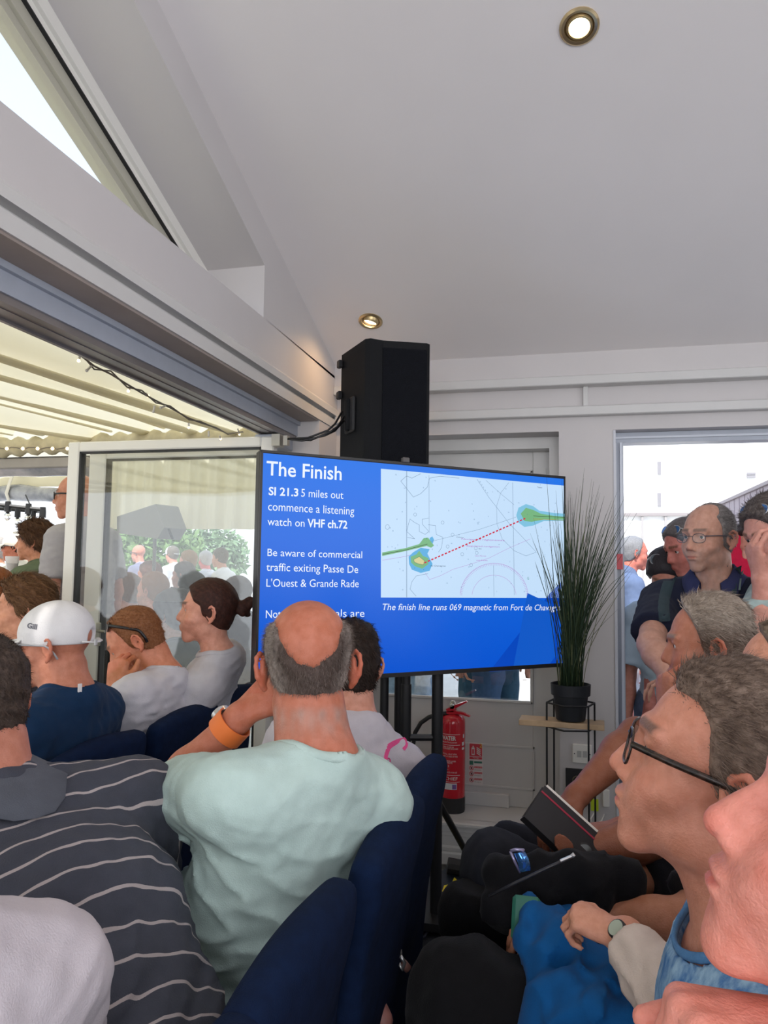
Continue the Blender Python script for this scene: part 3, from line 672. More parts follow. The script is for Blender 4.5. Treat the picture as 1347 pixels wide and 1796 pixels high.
# rear wall
OA = PY(1075, 752, YR)[0]; DB = PY(980, 757, YR)[0]; DT = 2.112; YD = 4.0; DX0 = -1.16
mb = MB()
mb.b2((XL-.2, YR, DT), (3.5, YD+.1, 2.72)); mb.b2((DB, YR, 0), (OA, YD+.1, DT)); mb.b2((1.75, YR, 0), (3.5, YD+.1, DT)); mb.b2((XL-.2, YR, 0), (DX0, YD+.1, DT))
struct(mb, 'wall_rear', WALLP)
struct(MB().b2((XL, YR-.055, 2.372), (3.4, YR, 2.56)), 'trim_6', WALLP)
struct(MB().b2((XL, YR-.072, 2.326), (3.4, YR, 2.372), bev=.004), 'trim_7', TRIMP)
struct(MB().b2((XL, YR-.05, 2.18), (3.4, YR, 2.226), bev=.004), 'trim_8', TRIMP)
xb = PY(1027, 700, YR-.01)[0]
for i, bx in enumerate((xb-1.05, xb, xb+1.05, xb+2.1)): struct(MB().b2((bx-.011, YR-.02, 2.226), (bx+.011, YR, 2.326)), 'trim_%d' % (9+i), TRIMP)
struct(MB().b2((3.4, -3.4, 0), (3.6, 4.1, 1.0)).b2((3.4, -3.4, 2.4), (3.6, 4.1, 4.1)).b2((3.4, 2.1, 1), (3.6, 4.1, 2.4)).b2((3.4, -3.4, 1), (3.6, -1.3, 2.4)), 'wall_right', WALLP)
struct(MB().b2((-1.47, -3.6, 0), (3.6, -3.4, .9)).b2((-1.47, -3.6, 2.5), (3.6, -3.4, 2.8)).b2((3.0, -3.6, .9), (3.6, -3.4, 2.5)).b2((-1.47, -3.6, .9), (-1.0, -3.4, 2.5)), 'wall_back', WALLP)
# ledge and mouldings under the closed door
LZ = .21
mb = MB().b2((XL, 3.68, LZ-.022), (DB+.06, YR, LZ), bev=.006).b2((DX0, YR-.01, LZ-.03), (DB, YD+.05, LZ)); struct(mb, 'trim_13', TRIMP)
mb = MB().b2((XL, 3.70, LZ-.055), (.2, 3.75, LZ-.02), bev=.008).b2((XL, 3.715, LZ-.08), (.2, 3.75, LZ-.05), bev=.006).b2((XL, 3.725, .08), (.2, 3.75, LZ-.07)).b2((XL, 3.715, .055), (.2, 3.75, .085), bev=.008).b2((XL, 3.70, 0), (.2, 3.75, .06), bev=.006)
struct(mb, 'baseboard_rear', TRIMP)
struct(MB().b2((XL-.2, 3.75, 0), (DB, YD+.1, LZ-.03)), 'wall_plinth', WALLP)
# closed half-glazed door in its recess
GX1 = PY(935, 1235, YD)[0]; GZ0 = PY(935, 1235, YD)[2]; GZ1 = PY(933, 826, YD)[2]; GX0 = -1.00
d1 = thing('door_1', None, None, (-.6, YD, LZ)); d1['kind'] = 'structure'
MB().b2((DB-.05, YR+.14, LZ), (DB-.001, YD+.09, DT-.001)).b2((DX0+.001, YR+.14, LZ), (DX0+.05, YD+.09, DT-.001)).b2((DX0+.05, YR+.14, DT-.06), (DB-.05, YD+.09, DT-.001)).obj('door_frame', TRIMP, d1)
X1, X0 = DB-.05, DX0+.05; Y0, Y1 = YD, YD+.045
mb = MB().b2((GX1, Y0, LZ), (X1, Y1, DT-.06), bev=.003).b2((X0, Y0, LZ), (GX0, Y1, DT-.06), bev=.003).b2((GX0, Y0, GZ1), (GX1, Y1, DT-.06), bev=.003).b2((GX0, Y0, LZ), (GX1, Y1, GZ0), bev=.003)
mb.obj('door_leaf', TRIMP, d1)
mb = MB()
for (a, b) in (((GX0, GZ0), (GX1, GZ0+.014)), ((GX0, GZ1-.014), (GX1, GZ1)), ((GX0, GZ0), (GX0+.014, GZ1)), ((GX1-.014, GZ0), (GX1, GZ1))): mb.b2((a[0], Y0-.012, a[1]), (b[0], Y0+.01, b[1]), bev=.003)
mb.obj('glazing_bead', TRIMP, d1)
MB().b2((GX0, Y0+.018, GZ0), (GX1, Y0+.024, GZ1)).obj('pane', GLASS, d1)
# raised panel mouldings on the lower door
pz1 = PY(880, 1306, YD)[2]; px1 = PY(938, 1306, YD)[0]
mb = MB()
for (a, b, c_, d__) in ((X0+.10, px1, LZ+.09, pz1),):
    for (p, q) in (((a, d__-.012), (b, d__)), ((a, c_), (b, c_+.012)), ((a, c_), (a+.012, d__)), ((b-.012, c_), (b, d__))): mb.b2((p[0], Y0-.005, p[1]), (q[0], Y0, q[1]), bev=.002)
mb.obj('panel_moulding', TRIMP, d1)
rb = PY(893, 1420, YD-.03)[0]
MB().b2((X0+.05, Y0-.03, LZ), (rb, Y0, LZ+.066), bev=.003).obj('weather_bar', TRIMP, d1)
hx = PY(893, 1195, YD+.1)
# open doorway on the right: aluminium frame in the reveal
d2 = thing('door_2', None, None, (OA, YR+.1, 0)); d2['kind'] = 'structure'
fx = PY(1093, 900, YR+.13)[0]; fz = PY(1093, 780, YR+.13)[2]
MB().b2((OA+.001, YR+.08, 0), (fx, YR+.17, DT-.001)).b2((fx, YR+.08, fz), (1.70, YR+.17, DT-.001)).b2((1.70, YR+.08, 0), (1.749, YR+.17, DT-.001)).obj('door_frame', ALU, d2)
MB().b2((fx-.018, YR+.06, 0), (fx-.006, YR+.082, fz)).b2((fx-.04, YR+.066, 0), (fx-.034, YR+.082, fz)).b2((OA+.014, YR+.07, fz+.02), (1.7, YR+.079, fz+.03)).obj('frame_lip', mat('frame_light', (.6, .63, .7), rough=.3), d2)
for zz_ in (796, 808): q = PY(1092, zz_, YR+.12); MB().box(q, (.004, .004, .006)).obj('screw', GASKET, d2)
MB().b2((OA+.0005, YR-.004, 0), (OA+.012, YR+.079, DT-.002)).obj('reveal_edge', mat('reveal_pale', (.62, .63, .68), rough=.5), d2)
q = PY(1083, 985, YR+.055); tag(MB().box(q, (.05, .003, .075)).obj('sticker', mat('red_sticker', (.62, .05, .07), rough=.4)), 'small red square sticker on the pale doorway frame', 'sticker')
# sockets on the pier
sk = thing('wall_socket', 'white double data socket plate on the pier behind the plant stand', 'socket', PY(1021, 1322, YR-.006))
c0 = PY(1021, 1322, YR-.006); MB().box(c0, (.088, .012, .088), bev=.003).obj('plate', UPVC, sk)
for i in (-1, 1): MB().box(c0+np.array([i*.013, -.007, .0]), (.020, .004, .03), bev=.001).obj('port', mat('port_grey', (.5, .5, .48), rough=.4), sk)
for i in (-1, 1): MB().lathe([(.0028, 0), (.0028, .002)], c0+np.array([i*.035, -.006, 0]), 8, R=frame((0, -1, 0), (1, 0, 0))).obj('screw', GASKET, sk)
c1 = PY(1012, 1368, YR-.004); q2 = thing('wall_socket', 'dark open back box low on the pier behind the plant stand', 'socket', c1)
MB().box(c1, (.105, .016, .105), bev=.002).obj('plate', mat('dark_box', (.02, .02, .022), rough=.5), q2)
MB().tube([c1+np.array([.02*math.cos(a), -.012, .02*math.sin(a)]) for a in np.linspace(0, 5, 12)], .003, 6).obj('cable', mat('brass_dark', (.12, .10, .05), rough=.4), q2)
c2 = PY(1063, 1400, YR-.005); q3 = thing('wall_socket', 'white plug socket with a yellow-green tag at the foot of the pier', 'socket', c2)
MB().box(c2, (.03, .012, .08), bev=.003).obj('plate', UPVC, q3)
MB().box(PY(1043, 1412, YR-.02), (.035, .006, .055), bev=.002).obj('tag', mat('lime', (.55, .68, .03), rough=.5), q3)
MB().tube([PY(1043, 1425, YR-.03), PY(1036, 1436, YR-.05), PY(1040, 1446, YR-.06), PY(1055, 1440, YR-.05), PY(1060, 1428, YR-.02)], .003, 6).obj('cord', UPVC, q3, smooth=True)
# recessed downlights
def ceil_hit(x, y): r = ray(x, y); t = (2.47+.355*YR-CAMH)/(r[2]+.355*r[1]); return CC+r*t
CN = np.array([0, -.355, -1.]); CN /= np.linalg.norm(CN)
for (x, y, lab, e) in ((1016, 46, 'glowing brass downlight high in the sloping ceiling', 8), (650, 563, 'brass eyeball downlight in the ceiling just above the tall loudspeaker', 8)):
    c = ceil_hit(x, y); R = frame(CN, (1, 0, 0)); t = thing('downlight', lab, 'light', c)
    MB().lathe([(.058, .0), (.058, .004), (.052, .008), (.044, .006), (.040, 0), (.040, -.02)], c, 28, R=R).obj('bezel', mat('brass_ring', (.60, .47, .28), rough=.3, metal=.9), t, smooth='auto')
    tilt = frame(CN+np.array([-.25, .3, 0]), (1, 0, 0)) if y > 300 else R
    MB().lathe([(.041, -.03), (.041, .0), (.036, .010), (.031, .009), (.029, .0)], c, 24, R=tilt).obj('eyeball', mat('brass_inner', (.55, .42, .22), rough=.35, metal=.8), t, smooth='auto')
    MB().lathe([(.029, -.01), (.029, .005), (.022, .0075), (.0, .009)], c, 20, R=tilt).obj('bulb', mat('lamp_face', (1, .9, .7), emit=(1, .78, .45), estr=9), t, smooth=True)
    l = bpy.data.lights.new('spot', 'SPOT'); l.energy = e; l.color = (1, .62, .3); l.spot_size = 2.4; l.spot_blend = .8; l.shadow_soft_size = .03
    o = bpy.data.objects.new('lamp_light', l); COL.objects.link(o); o.location = Vector(c+tilt[:, 2]*.012); o.rotation_euler = Vector(tilt[:, 2] if y > 300 else CN).to_track_quat('-Z', 'Y').to_euler()
# ---------------------------------------------------------------- open glass folding doors on the left
def leaf(name, X0, X1, Y, z1=2.045, hnd=True, kind=1, fw=.072):
    d = thing(name, None, None, (X1, Y, 0)); d['kind'] = 'structure'; t = .05
    mb = MB().b2((X0, Y-t/2, .012), (X0+fw, Y+t/2, z1), bev=.006).b2((X1-fw, Y-t/2, .012), (X1, Y+t/2, z1), bev=.006).b2((X0+fw, Y-t/2, z1-.050), (X1-fw, Y+t/2, z1), bev=.006).b2((X0+fw, Y-t/2, .012), (X1-fw, Y+t/2, .10), bev=.006)
    mb.obj('door_frame', UPVC, d); g = .011; a, b = X0+fw, X1-fw
    MB().b2((a, Y-.02, .10), (a+g, Y+.02, z1-.05)).b2((b-g*.6, Y-.02, .10), (b, Y+.02, z1-.05)).b2((a, Y-.02, z1-.05-g*.7), (b, Y+.02, z1-.05)).b2((a, Y-.02, .10), (b, Y+.02, .11)).obj('gasket', GASKET, d)
    MB().b2((a+.002, Y-.005, .105), (b-.002, Y+.002, z1-.052)).obj('pane', GLASS, d)
    if hnd:
        c = PY(168, 1113, Y-.05); MB().box(c+np.array([0, .02, 0]), (.03, .01, .12), bev=.004).tube([c+np.array([0, .02, .02]), c+np.array([0, -.02, .02]), c+np.array([.012, -.028, .02]), c+np.array([.07, -.028, .02])], .007, 8).obj('door_handle', mat('satin_metal', (.5, .48, .42), rough=.35, metal=.8), d)
    return d
leaf('door_3', -2.482, -1.36, 3.30, fw=.066, hnd=False); leaf('door_4', -2.47, -1.40, 3.46, z1=2.03, fw=.10, hnd=True)
MB().b2((-1.46, 3.28, 2.0), (-1.34, 3.50, 2.056), bev=.004).b2((-1.40, 3.30, 1.9), (-1.37, 3.34, 2.0)).obj('door_hinge', ALU, None, kind='structure')
# ---------------------------------------------------------------- outside, right
PAVE = mat('pale_paving', (.62, .60, .57), rough=.8, noise=.1, nscale=4)
mb = MB().b2((-30, 3.65, -.16), (30, 40, -.04)).b2((-30, -20, -.16), (-1.45, 3.65, -.04)); struct(mb, 'ground', PAVE)
bw = thing('building', 'sunlit white building across the yard with two thin slots high up', 'building', (3, 14, -.05))
WH = mat('white_render', (.88, .88, .87), rough=.7)
hb = PY(1150, 902, 14)[2]; bxr = PY(1195, 902, 14)[0]
MB().b2((-3, 14, hb), (16, 18, 5.2)).obj('upper_wall', WH, bw); MB().b2((-3, 14.03, -.1), (16, 18, hb)).obj('lower_wall', WH, bw)
GL = mat('joint_grey', (.40, .38, .38), rough=.7)
MB().b2((-3, 13.96, hb-.03), (bxr+.6, 14.05, hb+.02)).obj('ledge', mat('ledge_grey', (.33, .30, .30), rough=.7), bw)
for x in (1127, 1168, 1210):
    q = PY(x, 950, 14)[0]; MB().b2((q-.02, 13.98, 0), (q+.02, 14.04, hb)).obj('joint', GL, bw)
for (a, b) in ((810, 832), (865, 888)):
    p = PY(1156, a, 14); q = PY(1156, b, 14); MB().b2((p[0]-.03, 13.97, q[2]), (p[0]+.03, 14.01, p[2])).obj('slot', mat('slot_grey', (.30, .29, .31), rough=.6), bw)
for yy in (831, 836):
    p = PY(1317, yy, 14); MB().b2((p[0]-.07, 13.97, p[2]-.02), (p[0]+.07, 14.01, p[2]+.02)).obj('vent', mat('slot_grey', (.3, .3, .3)), bw)
# cladding fence running away on the right
fn = thing('fence', 'mauve grey fence of upright panels beyond the doorway', 'fence', (1.6, 8, 0))
FP = mat('mauve_cladding', (.36, .30, .34), rough=.6, noise=.1)
p0 = PX(1347, 850, 1.62); p1 = PX(1252, 893, 1.62); y = p0[1]-1.0; FT = p0[2]
while y < p1[1]:
    MB().b2((1.62, y+.012, 0), (1.66, y+.22, FT), bev=.004).obj('panel', FP, fn); y += .235
MB().b2((1.645, p0[1]-1, 0), (1.66, y, FT-.02)).obj('backing', mat('fence_dark', (.16, .13, .15), rough=.7), fn)
MB().b2((1.60, p0[1]-1, FT), (1.68, y, FT+.03)).obj('cap_rail', mat('fence_cap', (.3, .26, .28), rough=.6), fn)
# ---------------------------------------------------------------- marquee on the left
CLOTH = mat('marquee_cloth', (.86, .82, .70), rough=.9, noise=.05, nscale=4)
n = CLOTH.node_tree; b = n.nodes['Principled BSDF']; tr = n.nodes.new('ShaderNodeBsdfTranslucent'); tr.inputs[0].default_value = (.86, .80, .60, 1); mx = n.nodes.new('ShaderNodeMixShader'); mx.inputs[0].default_value = .42
out = n.nodes['Material Output']; n.links.new(b.outputs[0], mx.inputs[1]); n.links.new(tr.outputs[0], mx.inputs[2]); n.links.new(mx.outputs[0], out.inputs[0])
def swag(x0, x1, y0, y1, zc, pitch, amp, sag, nx, ny, slope=0):
    xs = np.linspace(x0, x1, nx); ys = np.linspace(y0, y1, ny); G = np.zeros((nx, ny, 3))
    for j, yv in enumerate(ys):
        t = (yv-y0)/(y1-y0); xx = xs+.05*np.sin(yv*1.1+xs*2)
        ph = (xx/pitch+.13*np.sin(xx*3.1)); fr_ = ph-np.floor(ph)
        k_ = np.floor(ph); fold = -amp*(.8+.4*np.sin(k_*2.7))*(np.exp(-((fr_-.45)/.13)**2)+.35*np.exp(-((fr_-.78)/.06)**2))+.15*amp*np.cos(2*PI*fr_)
        G[:, j] = np.stack([xs, np.full(nx, yv), zc+slope*(y1-yv)+fold*(.5+.8*math.sin(PI*t))-sag*math.sin(PI*t)], 1)
    return G
mq = thing('marquee', 'cream marquee with pleated swagged roof lining outside the open folding doors', 'marquee', (-4.5, 4.5, 0))
YB = 4.52
MB().grid(swag(-9, -1.50, -3.5, YB, 2.38, .38, .16, .12, 420, 40, .035)).obj('roof_lining', CLOTH, mq, smooth=True)
# gathered double cloth hanging along each pleat line
def pleats(x0, x1, y0, y1, zc, pitch, amp, sag, slope):
    k = int(math.floor(x0/pitch))
    while (k+.45)*pitch < x1:
        for fr0, wd, dd in ((.45, .030, .8+.4*math.sin(k*2.7)), (.78, .014, .35*(.8+.4*math.sin(k*2.7)))):
            xq = (k+fr0)*pitch
            for _ in range(4): xq = (k+fr0-.13*math.sin(xq*3.1))*pitch
            if not x0 < xq < x1: continue
            pts = []
            for t in np.linspace(0, 1, 24):
                yv = y0+(y1-y0)*t; xs_ = xq-.05*math.sin(yv*1.1+xq*2); pts.append((xs_, yv, zc+slope*(y1-yv)-amp*dd*(.5+.8*math.sin(PI*t))-sag*math.sin(PI*t)-.004))
            MB().tube(pts, [wd*(1+.25*math.sin(i*.7+k)) for i in range(24)], 8, flat=.55, up0=(0, 0, 1)).obj('pleat', CLOTH, mq, smooth=True)
        k += 1
pleats(-7.5, -1.50, -3.4, YB, 2.38, .38, .16, .12, .035)
MB().grid(swag(-9, -1.2, 4.75, 8.6, 2.62, .6, .06, .10, 160, 20, .03)).obj('far_roof_lining', CLOTH, mq, smooth=True)
V = []; F = []
m_ = 260
for i in range(m_):
    x = -9+(7.55)*i/(m_-1); r = .062+.014*math.sin(i*1.35)+.004*math.sin(i*.3)
    zc = 2.255+.012*math.sin(x*1.7)+.03*max(0, (x+2.4))
    for j in range(10): a = 2*PI*j/10; V.append((x, YB-.02+r*.8*math.cos(a), zc+r*math.sin(a)))
F = [(i*10+j, i*10+(j+1) % 10, (i+1)*10+(j+1) % 10, (i+1)*10+j) for i in range(m_-1) for j in range(10)]
RB = MB(); RB.add(V, F); RB.obj('gathered_band', mat('band_cream', (.62, .55, .38), rough=.9, noise=.15, nscale=20), mq, smooth=True)
XG = PY(150, 800, YB)[0]
MB().b2((-9, YB+.0, 2.105), (XG, YB+.10, 2.175), bev=.006).obj('beam', mat('beam_grey', (.40, .37, .35), rough=.4, metal=.2, noise=.1), mq)
MB().b2((-9, YB+.05, 2.165), (XG, YB+.14, 2.19)).obj('beam_flange', mat('beam_dark', (.12, .11, .11), rough=.5), mq)
PV = mat('clear_plastic_roll', (.50, .47, .50), rough=.22, noise=.35, nscale=7, bump=1, bscale=9, col2=(.25, .26, .30)); PV2 = mat('plastic_roll_far', (.42, .42, .44), rough=.2, noise=.5, nscale=5, bump=1.5, bscale=7, col2=(.14, .15, .18))
def roll(x0, x1, y, z, r, name, m, sg=.03):
    ps = [(x, y, z-sg*math.sin(PI*((x*.55) % 1))) for x in np.linspace(x0, x1, 60)]; MB().tube(ps, [r*(1+.10*math.sin(x[0]*5)+.05*math.sin(x[0]*13)) for x in ps], 14, flat=.85).obj(name, m, mq, smooth=True)
q = PY(60, 820, YB+.12); roll(-9, XG, q[1], q[2], .072, 'rolled_side_panel', PV, .015)
q = PY(60, 866, 8.6); roll(-11, -1.6, 8.55, q[2]+.02, .12, 'rolled_side_panel', PV2, .05)
for x in (30, 200, 330):
    p = PY(x, 868, 8.6); MB().tube([(p[0]+.04, 8.52, p[2]+.42), (p[0]+.02, 8.42, p[2]+.13), (p[0], 8.40, p[2]), (p[0]-.01, 8.5, p[2]-.16)], .035, 6, flat=.2).obj('strap', mat('strap_cream', (.7, .66, .58), rough=.8), mq, smooth=True)
MB().b2((-11, 8.62, q[2]+.10), (-1.3, 8.66, 2.75)).obj('valance', CLOTH, mq)
for x in (-8.9, -1.65): MB().b2((x-.04, YB+.0, -.04), (x+.04, YB+.08, 2.15)).obj('post', UPVC, mq)
# cream back cloth seen through the folding door, open below
q0 = PY(150, 928, 4.66); gx = np.linspace(XG, -1.0, 150); G = np.zeros((150, 8, 3))
for j in range(8):
    t = j/7; G[:, j] = np.stack([gx, 4.66+.03*np.sin(gx*38)*(.4+.6*t)+.012*np.sin(gx*90+t), np.full(150, 2.34+(q0[2]-2.34)*t)], 1)
MB().grid(G).obj('side_curtain', CLOTH, mq, smooth=True)
# string lights along the header
sl = thing('string_lights', 'string of tiny warm bulbs drooping along the folding door header', 'string lights', PX(137, 622, -1.62))
pp = [(137, 620), (165, 640), (195, 658), (222, 674), (250, 688), (272, 703), (300, 717), (330, 731), (352, 742), (380, 752), (400, 760), (425, 757)]
pts = [PX(x, y+2*math.sin(i*2), -1.60-.03*math.sin(i*1.3)) for i, (x, y) in enumerate(pp)]
WIRE = mat('wire', (.18, .15, .12), rough=.5)
MB().tube(pts, .0035, 6).obj('wire', WIRE, sl, smooth=True)
MB().tube([p+np.array([0, .01*math.sin(i*3), .012*math.cos(i*3)]) for i, p in enumerate(pts)], .003, 6).obj('wire', WIRE, sl, smooth=True)
BUL = mat('fairy_bulb', (1, .85, .6), emit=(1, .72, .4), estr=3); SLV = mat('bulb_sleeve', (.6, .56, .5), rough=.3)
for i, (x, y, dx, dy, on) in enumerate([(140, 625, -2, 8, 1), (160, 642, -8, 8, 0), (203, 652, 6, -4, 0), (228, 680, -3, 6, 1), (256, 690, 4, 5, 1), (271, 712, -2, 10, 0), (290, 712, -8, 3, 0), (331, 742, 0, 8, 1), (366, 756, 0, 8, 0), (385, 764, 2, 6, 1), (417, 752, 3, 10, 1)]):
    a = PX(x, y, -1.61); b = PX(x+dx, y+dy, -1.61); MB().tube([a, b], .004, 6).obj('bulb_sleeve', SLV, sl)
    MB().lathe([(.0001, -.006), (.005, -.003), (.006, 0), (.004, .005), (.0001, .007)], b, 8).obj('bulb', BUL if on else SLV, sl, smooth=True)
s2 = thing('string_lights', 'warm fairy lights along the grey beam at far left', 'string lights', PY(60, 788, YB-.08))
MB().tube([PY(x, 786+2*math.sin(x*.2), YB-.1) for x in range(-10, 130, 10)], .004, 6).obj('wire', WIRE, s2, smooth=True)
for x in (12, 40, 66, 92, 118): MB().lathe([(.0001, -.012), (.010, -.006), (.012, 0), (.008, .010), (.0001, .014)], PY(x, 787, YB-.11), 8).obj('bulb', BUL, s2, smooth=True)
# black linear chandelier
ch = thing('chandelier', 'black rectangular hanging frame with small pendant bulbs in the marquee', 'chandelier', P(-20, 890, 6.5))
BLK = mat('black_metal', (.012, .012, .014), rough=.45)
A0, A1, A2, A3 = P(-120, 872, 6.1), P(75, 894, 6.1), P(68, 897, 7.0), P(-120, 884, 7.0)
MB().tube([A0, A1], .018, 6).tube([A1, A2], .018, 6).tube([A2, A3], .018, 6).obj('frame', BLK, ch)
for (x, y, d) in [(75, 898, 6.1), (50, 892, 6.1), (14, 888, 6.1), (58, 900, 6.9), (31, 899, 6.9), (-20, 884, 6.1)]:
    c = P(x, y, d); MB().lathe([(.0, .04), (.022, .04), (.026, -.0), (.026, -.045), (.0, -.045)], c, 10).obj('socket', BLK, ch, smooth='auto')
    MB().lathe([(.012, -.045), (.028, -.07), (.026, -.10), (.0, -.125)], c, 10).obj('bulb', mat('clear_bulb', (.95, .93, .9), rough=.05, trans=1), ch, smooth=True)
MB().tube([A1+np.array([-.1, 0, .0]), P(45, 868, 6.2)], .006, 5).obj('hanging_wire', BLK, ch); MB().tube([P(-60, 875, 6.1), P(-60, 820, 6.1)], .006, 5).obj('hanging_wire', BLK, ch)
# hedge and tree beyond
def bush(label, c, r, n, seed, col, name='bush', group=None):
    rg = np.random.default_rng(seed); t = thing(name, label, 'bush' if name == 'bush' else 'tree', (c[0], c[1], -.04), group=group)
    d = rg.normal(size=(n, 3)); d /= np.linalg.norm(d, axis=1)[:, None]; p = np.array(c)+d*np.array(r)*rg.uniform(.55, 1.05, n)[:, None]
    u = rg.normal(size=(n, 3)); u /= np.linalg.norm(u, axis=1)[:, None]; v = np.cross(u, rg.normal(size=(n, 3))); v /= np.linalg.norm(v, axis=1)[:, None]; s = rg.uniform(.05, .13, n)[:, None]
    V = np.stack([p-u*s, p-v*s*.35, p+u*s, p+v*s*.35], 1).reshape(-1, 3); mobj('foliage', V, np.arange(n*4).reshape(-1, 4), mat('leaf_%s' % seed, col, rough=.6, noise=.3, nscale=3), t, kind='stuff')
    MB().tube([(c[0], c[1], -.04), (c[0], c[1], c[2]+r[2]*.3)], .06, 8).obj('trunk', mat('bark', (.12, .08, .05), rough=.9), t)
bush('leafy green bush seen through the open glass door', PY(235, 972, 13.5), (1.5, .7, .85), 6500, 11, (.22, .36, .12))
bush('smaller green bush at the right of the glass door view', PY(372, 976, 16.5), (.9, .6, .7), 2500, 12, (.25, .38, .20))
# loudspeaker reflection in the door glass, built solid on a pole behind it
sp = thing('loudspeaker', 'pale grey tilted loudspeaker on a thin pole standing in for a reflection in the glass door', 'loudspeaker', PY(275, 1060, 4.4))
Q_ = [PY(x, y, 4.35) for x, y in ((205, 906), (273, 884), (288, 925), (276, 945), (205, 935))]
MB().prism(Q_, (0.04, .22, 0)).obj('cabinet', mat('grey_speaker', (.30, .29, .28), rough=.6), sp)
a = PY(272, 940, 4.45); MB().tube([a, (a[0], a[1], -.04)], .012, 8).obj('pole', mat('grey_pole', (.2, .2, .2), rough=.5), sp)
for k in range(3):
    an = k*2.1; MB().tube([(a[0], a[1], .45), (a[0]+.42*math.cos(an), a[1]+.42*math.sin(an), -.03)], .010, 6).obj('leg', mat('grey_pole', (.2, .2, .2)), sp)
MB().tube([PY(288, 925, 4.4), PY(296, 928, 4.4), PY(303, 945, 4.4)], .008, 6).obj('cable', BLK, sp, smooth=True)
# ---------------------------------------------------------------- television on its stand
BLK = mat('black_metal', (.012, .012, .014), rough=.45)
TL = np.array([-1.067, 2.451, 1.842]); TRr = np.array([-.022, 3.375, 1.842]); ux = TRr-TL; ux[2] = 0; TW = np.linalg.norm(ux); ux /= TW; uz = np.array([0, 0, 1.]); tn = np.cross(ux, uz)
TH = .828; TB0 = TL-uz*TH
if tn[1] > 0: tn = -tn
tv = thing('television', 'large flat television on a black stand showing a blue slide about the finish', 'television', TB0+ux*TW/2+np.array([0, 0, -.0]))
Rtv = np.stack([ux, -tn, uz], 1); ctr = TL+ux*TW/2-uz*TH/2
MB().box(ctr-tn*.028, (TW, .05, TH), R=Rtv, bev=.006).obj('casing', BLK, tv)
bz = .009
fr = MB()
for (c, d) in ((ctr+uz*(TH/2-bz/2), (TW, .008, bz)), (ctr-uz*(TH/2-bz*.9), (TW, .008, bz*1.8)), (ctr+ux*(TW/2-bz/2), (bz, .008, TH)), (ctr-ux*(TW/2-bz/2), (bz, .008, TH))): fr.box(c+tn*.0, d, R=Rtv)
fr.obj('bezel', mat('bezel', (.03, .028, .028), rough=.35, metal=.3), tv)
def hit(x, y, lift=0):
    r = ray(x, y); o = TL+tn*lift; t = ((o-CC) @ tn)/(r @ tn); return CC+r*t
def em(name, c, e=1.0): return mat('screen_'+name, (0, 0, 0), rough=.25, emit=srgb(*c), estr=e, spec=.25)
SB = .80
blue = em('blue', (16, 96, 214), SB)
n = blue.node_tree; b = n.nodes['Principled BSDF']; tcn = n.nodes.new('ShaderNodeTexCoord'); mp = n.nodes.new('ShaderNodeMapping'); gr = n.nodes.new('ShaderNodeTexGradient'); rp = n.nodes.new('ShaderNodeValToRGB')
sep = n.nodes.new('ShaderNodeSeparateXYZ'); n.links.new(tcn.outputs['Generated'], sep.inputs[0]); n.links.new(sep.outputs['Z'], rp.inputs[0]); n.links.new(rp.outputs[0], b.inputs['Emission Color'])
rp.color_ramp.elements[0].position = 0; rp.color_ramp.elements[0].color = srgb(8, 84, 208)+(1,); rp.color_ramp.elements[1].position = 1; rp.color_ramp.elements[1].color = srgb(34, 118, 234)+(1,)
MB().box(ctr+tn*.0015, (TW-2*bz, .002, TH-2.6*bz), R=Rtv).obj('screen', blue, tv)
scr = tv.children[-1] if tv.children else None
scr = [c for c in bpy.data.objects if c.name.startswith('screen')][-1]
WHT = em('white', (232, 240, 250), SB*1.05); BL2 = em('deep', (10, 72, 190), SB)
def poly(pts, m, name, lift):
    c = [hit(x, y, lift) for x, y in pts]; me = newmesh(name, c, faces=[tuple(range(len(c)))], smooth=False)
    if me.polygons[0].normal.dot(Vector(tn)) < 0: me.flip_normals()
    me.materials.append(m); o = bpy.data.objects.new(name, me); link(o, scr); return o
poly([(884, 1176), (975, 1170), (978, 1120), (985, 1020), (965, 1040), (905, 1118), (858, 1178)], BL2, 'slide_shape', .003)
poly([(925, 1040), (968, 1060), (975, 1150), (960, 1170), (900, 1172)], em('deep2', (20, 90, 200), SB), 'slide_shape', .0034)
def tline(s_, x0, x1, y0, y1, h, m=WHT, bold=0, shear=0):   # baseline from (x0,y0) to (x1,y1), cap height h px
    a = hit(x0, y0, .0035); b_ = hit(x1, y1, .0035); d = b_-a; w = np.linalg.norm(d); up = hit(x0, y0-h, .0035)-a
    return text(s_, m, scr, a, d/w, uz, w, np.linalg.norm(up), bold, shear=shear)
tline('The Finish', 467, 599, 833, 842, 25, bold=.012)
tline('SI 21.3', 471, 523, 868, 870.5, 14, bold=.022); tline('5 miles out', 528, 602, 871, 875, 14)
tline('commence a listening', 470, 621, 895, 903, 15); tline('watch on', 469, 534, 921, 924, 14); tline('VHF ch.72', 539, 609, 924, 927, 14, bold=.022)
tline('Be aware of commercial', 469, 635, 975, 979, 13); tline('traffic exiting Passe De', 467, 628, 1001, 1005, 14); tline("L'Ouest & Grande Rade", 467, 629, 1029, 1030, 14)
tline('Note', 466, 500, 1084, 1083, 14); tline('signals are', 557, 639, 1082.5, 1082, 14); tline('fo', 465, 480, 1113, 1113, 14); tline('c', 464, 472, 1141, 1141, 8)
tline('The finish line runs 069 magnetic from Fort de Chavagnac', 671, 989, 1070, 1070.5, 11.5, shear=.2)
CHT = em('chart', (190, 216, 242), SB*1.1); poly([(668, 822), (991, 852), (989, 1049), (668, 1048)], CHT, 'chart', .003)
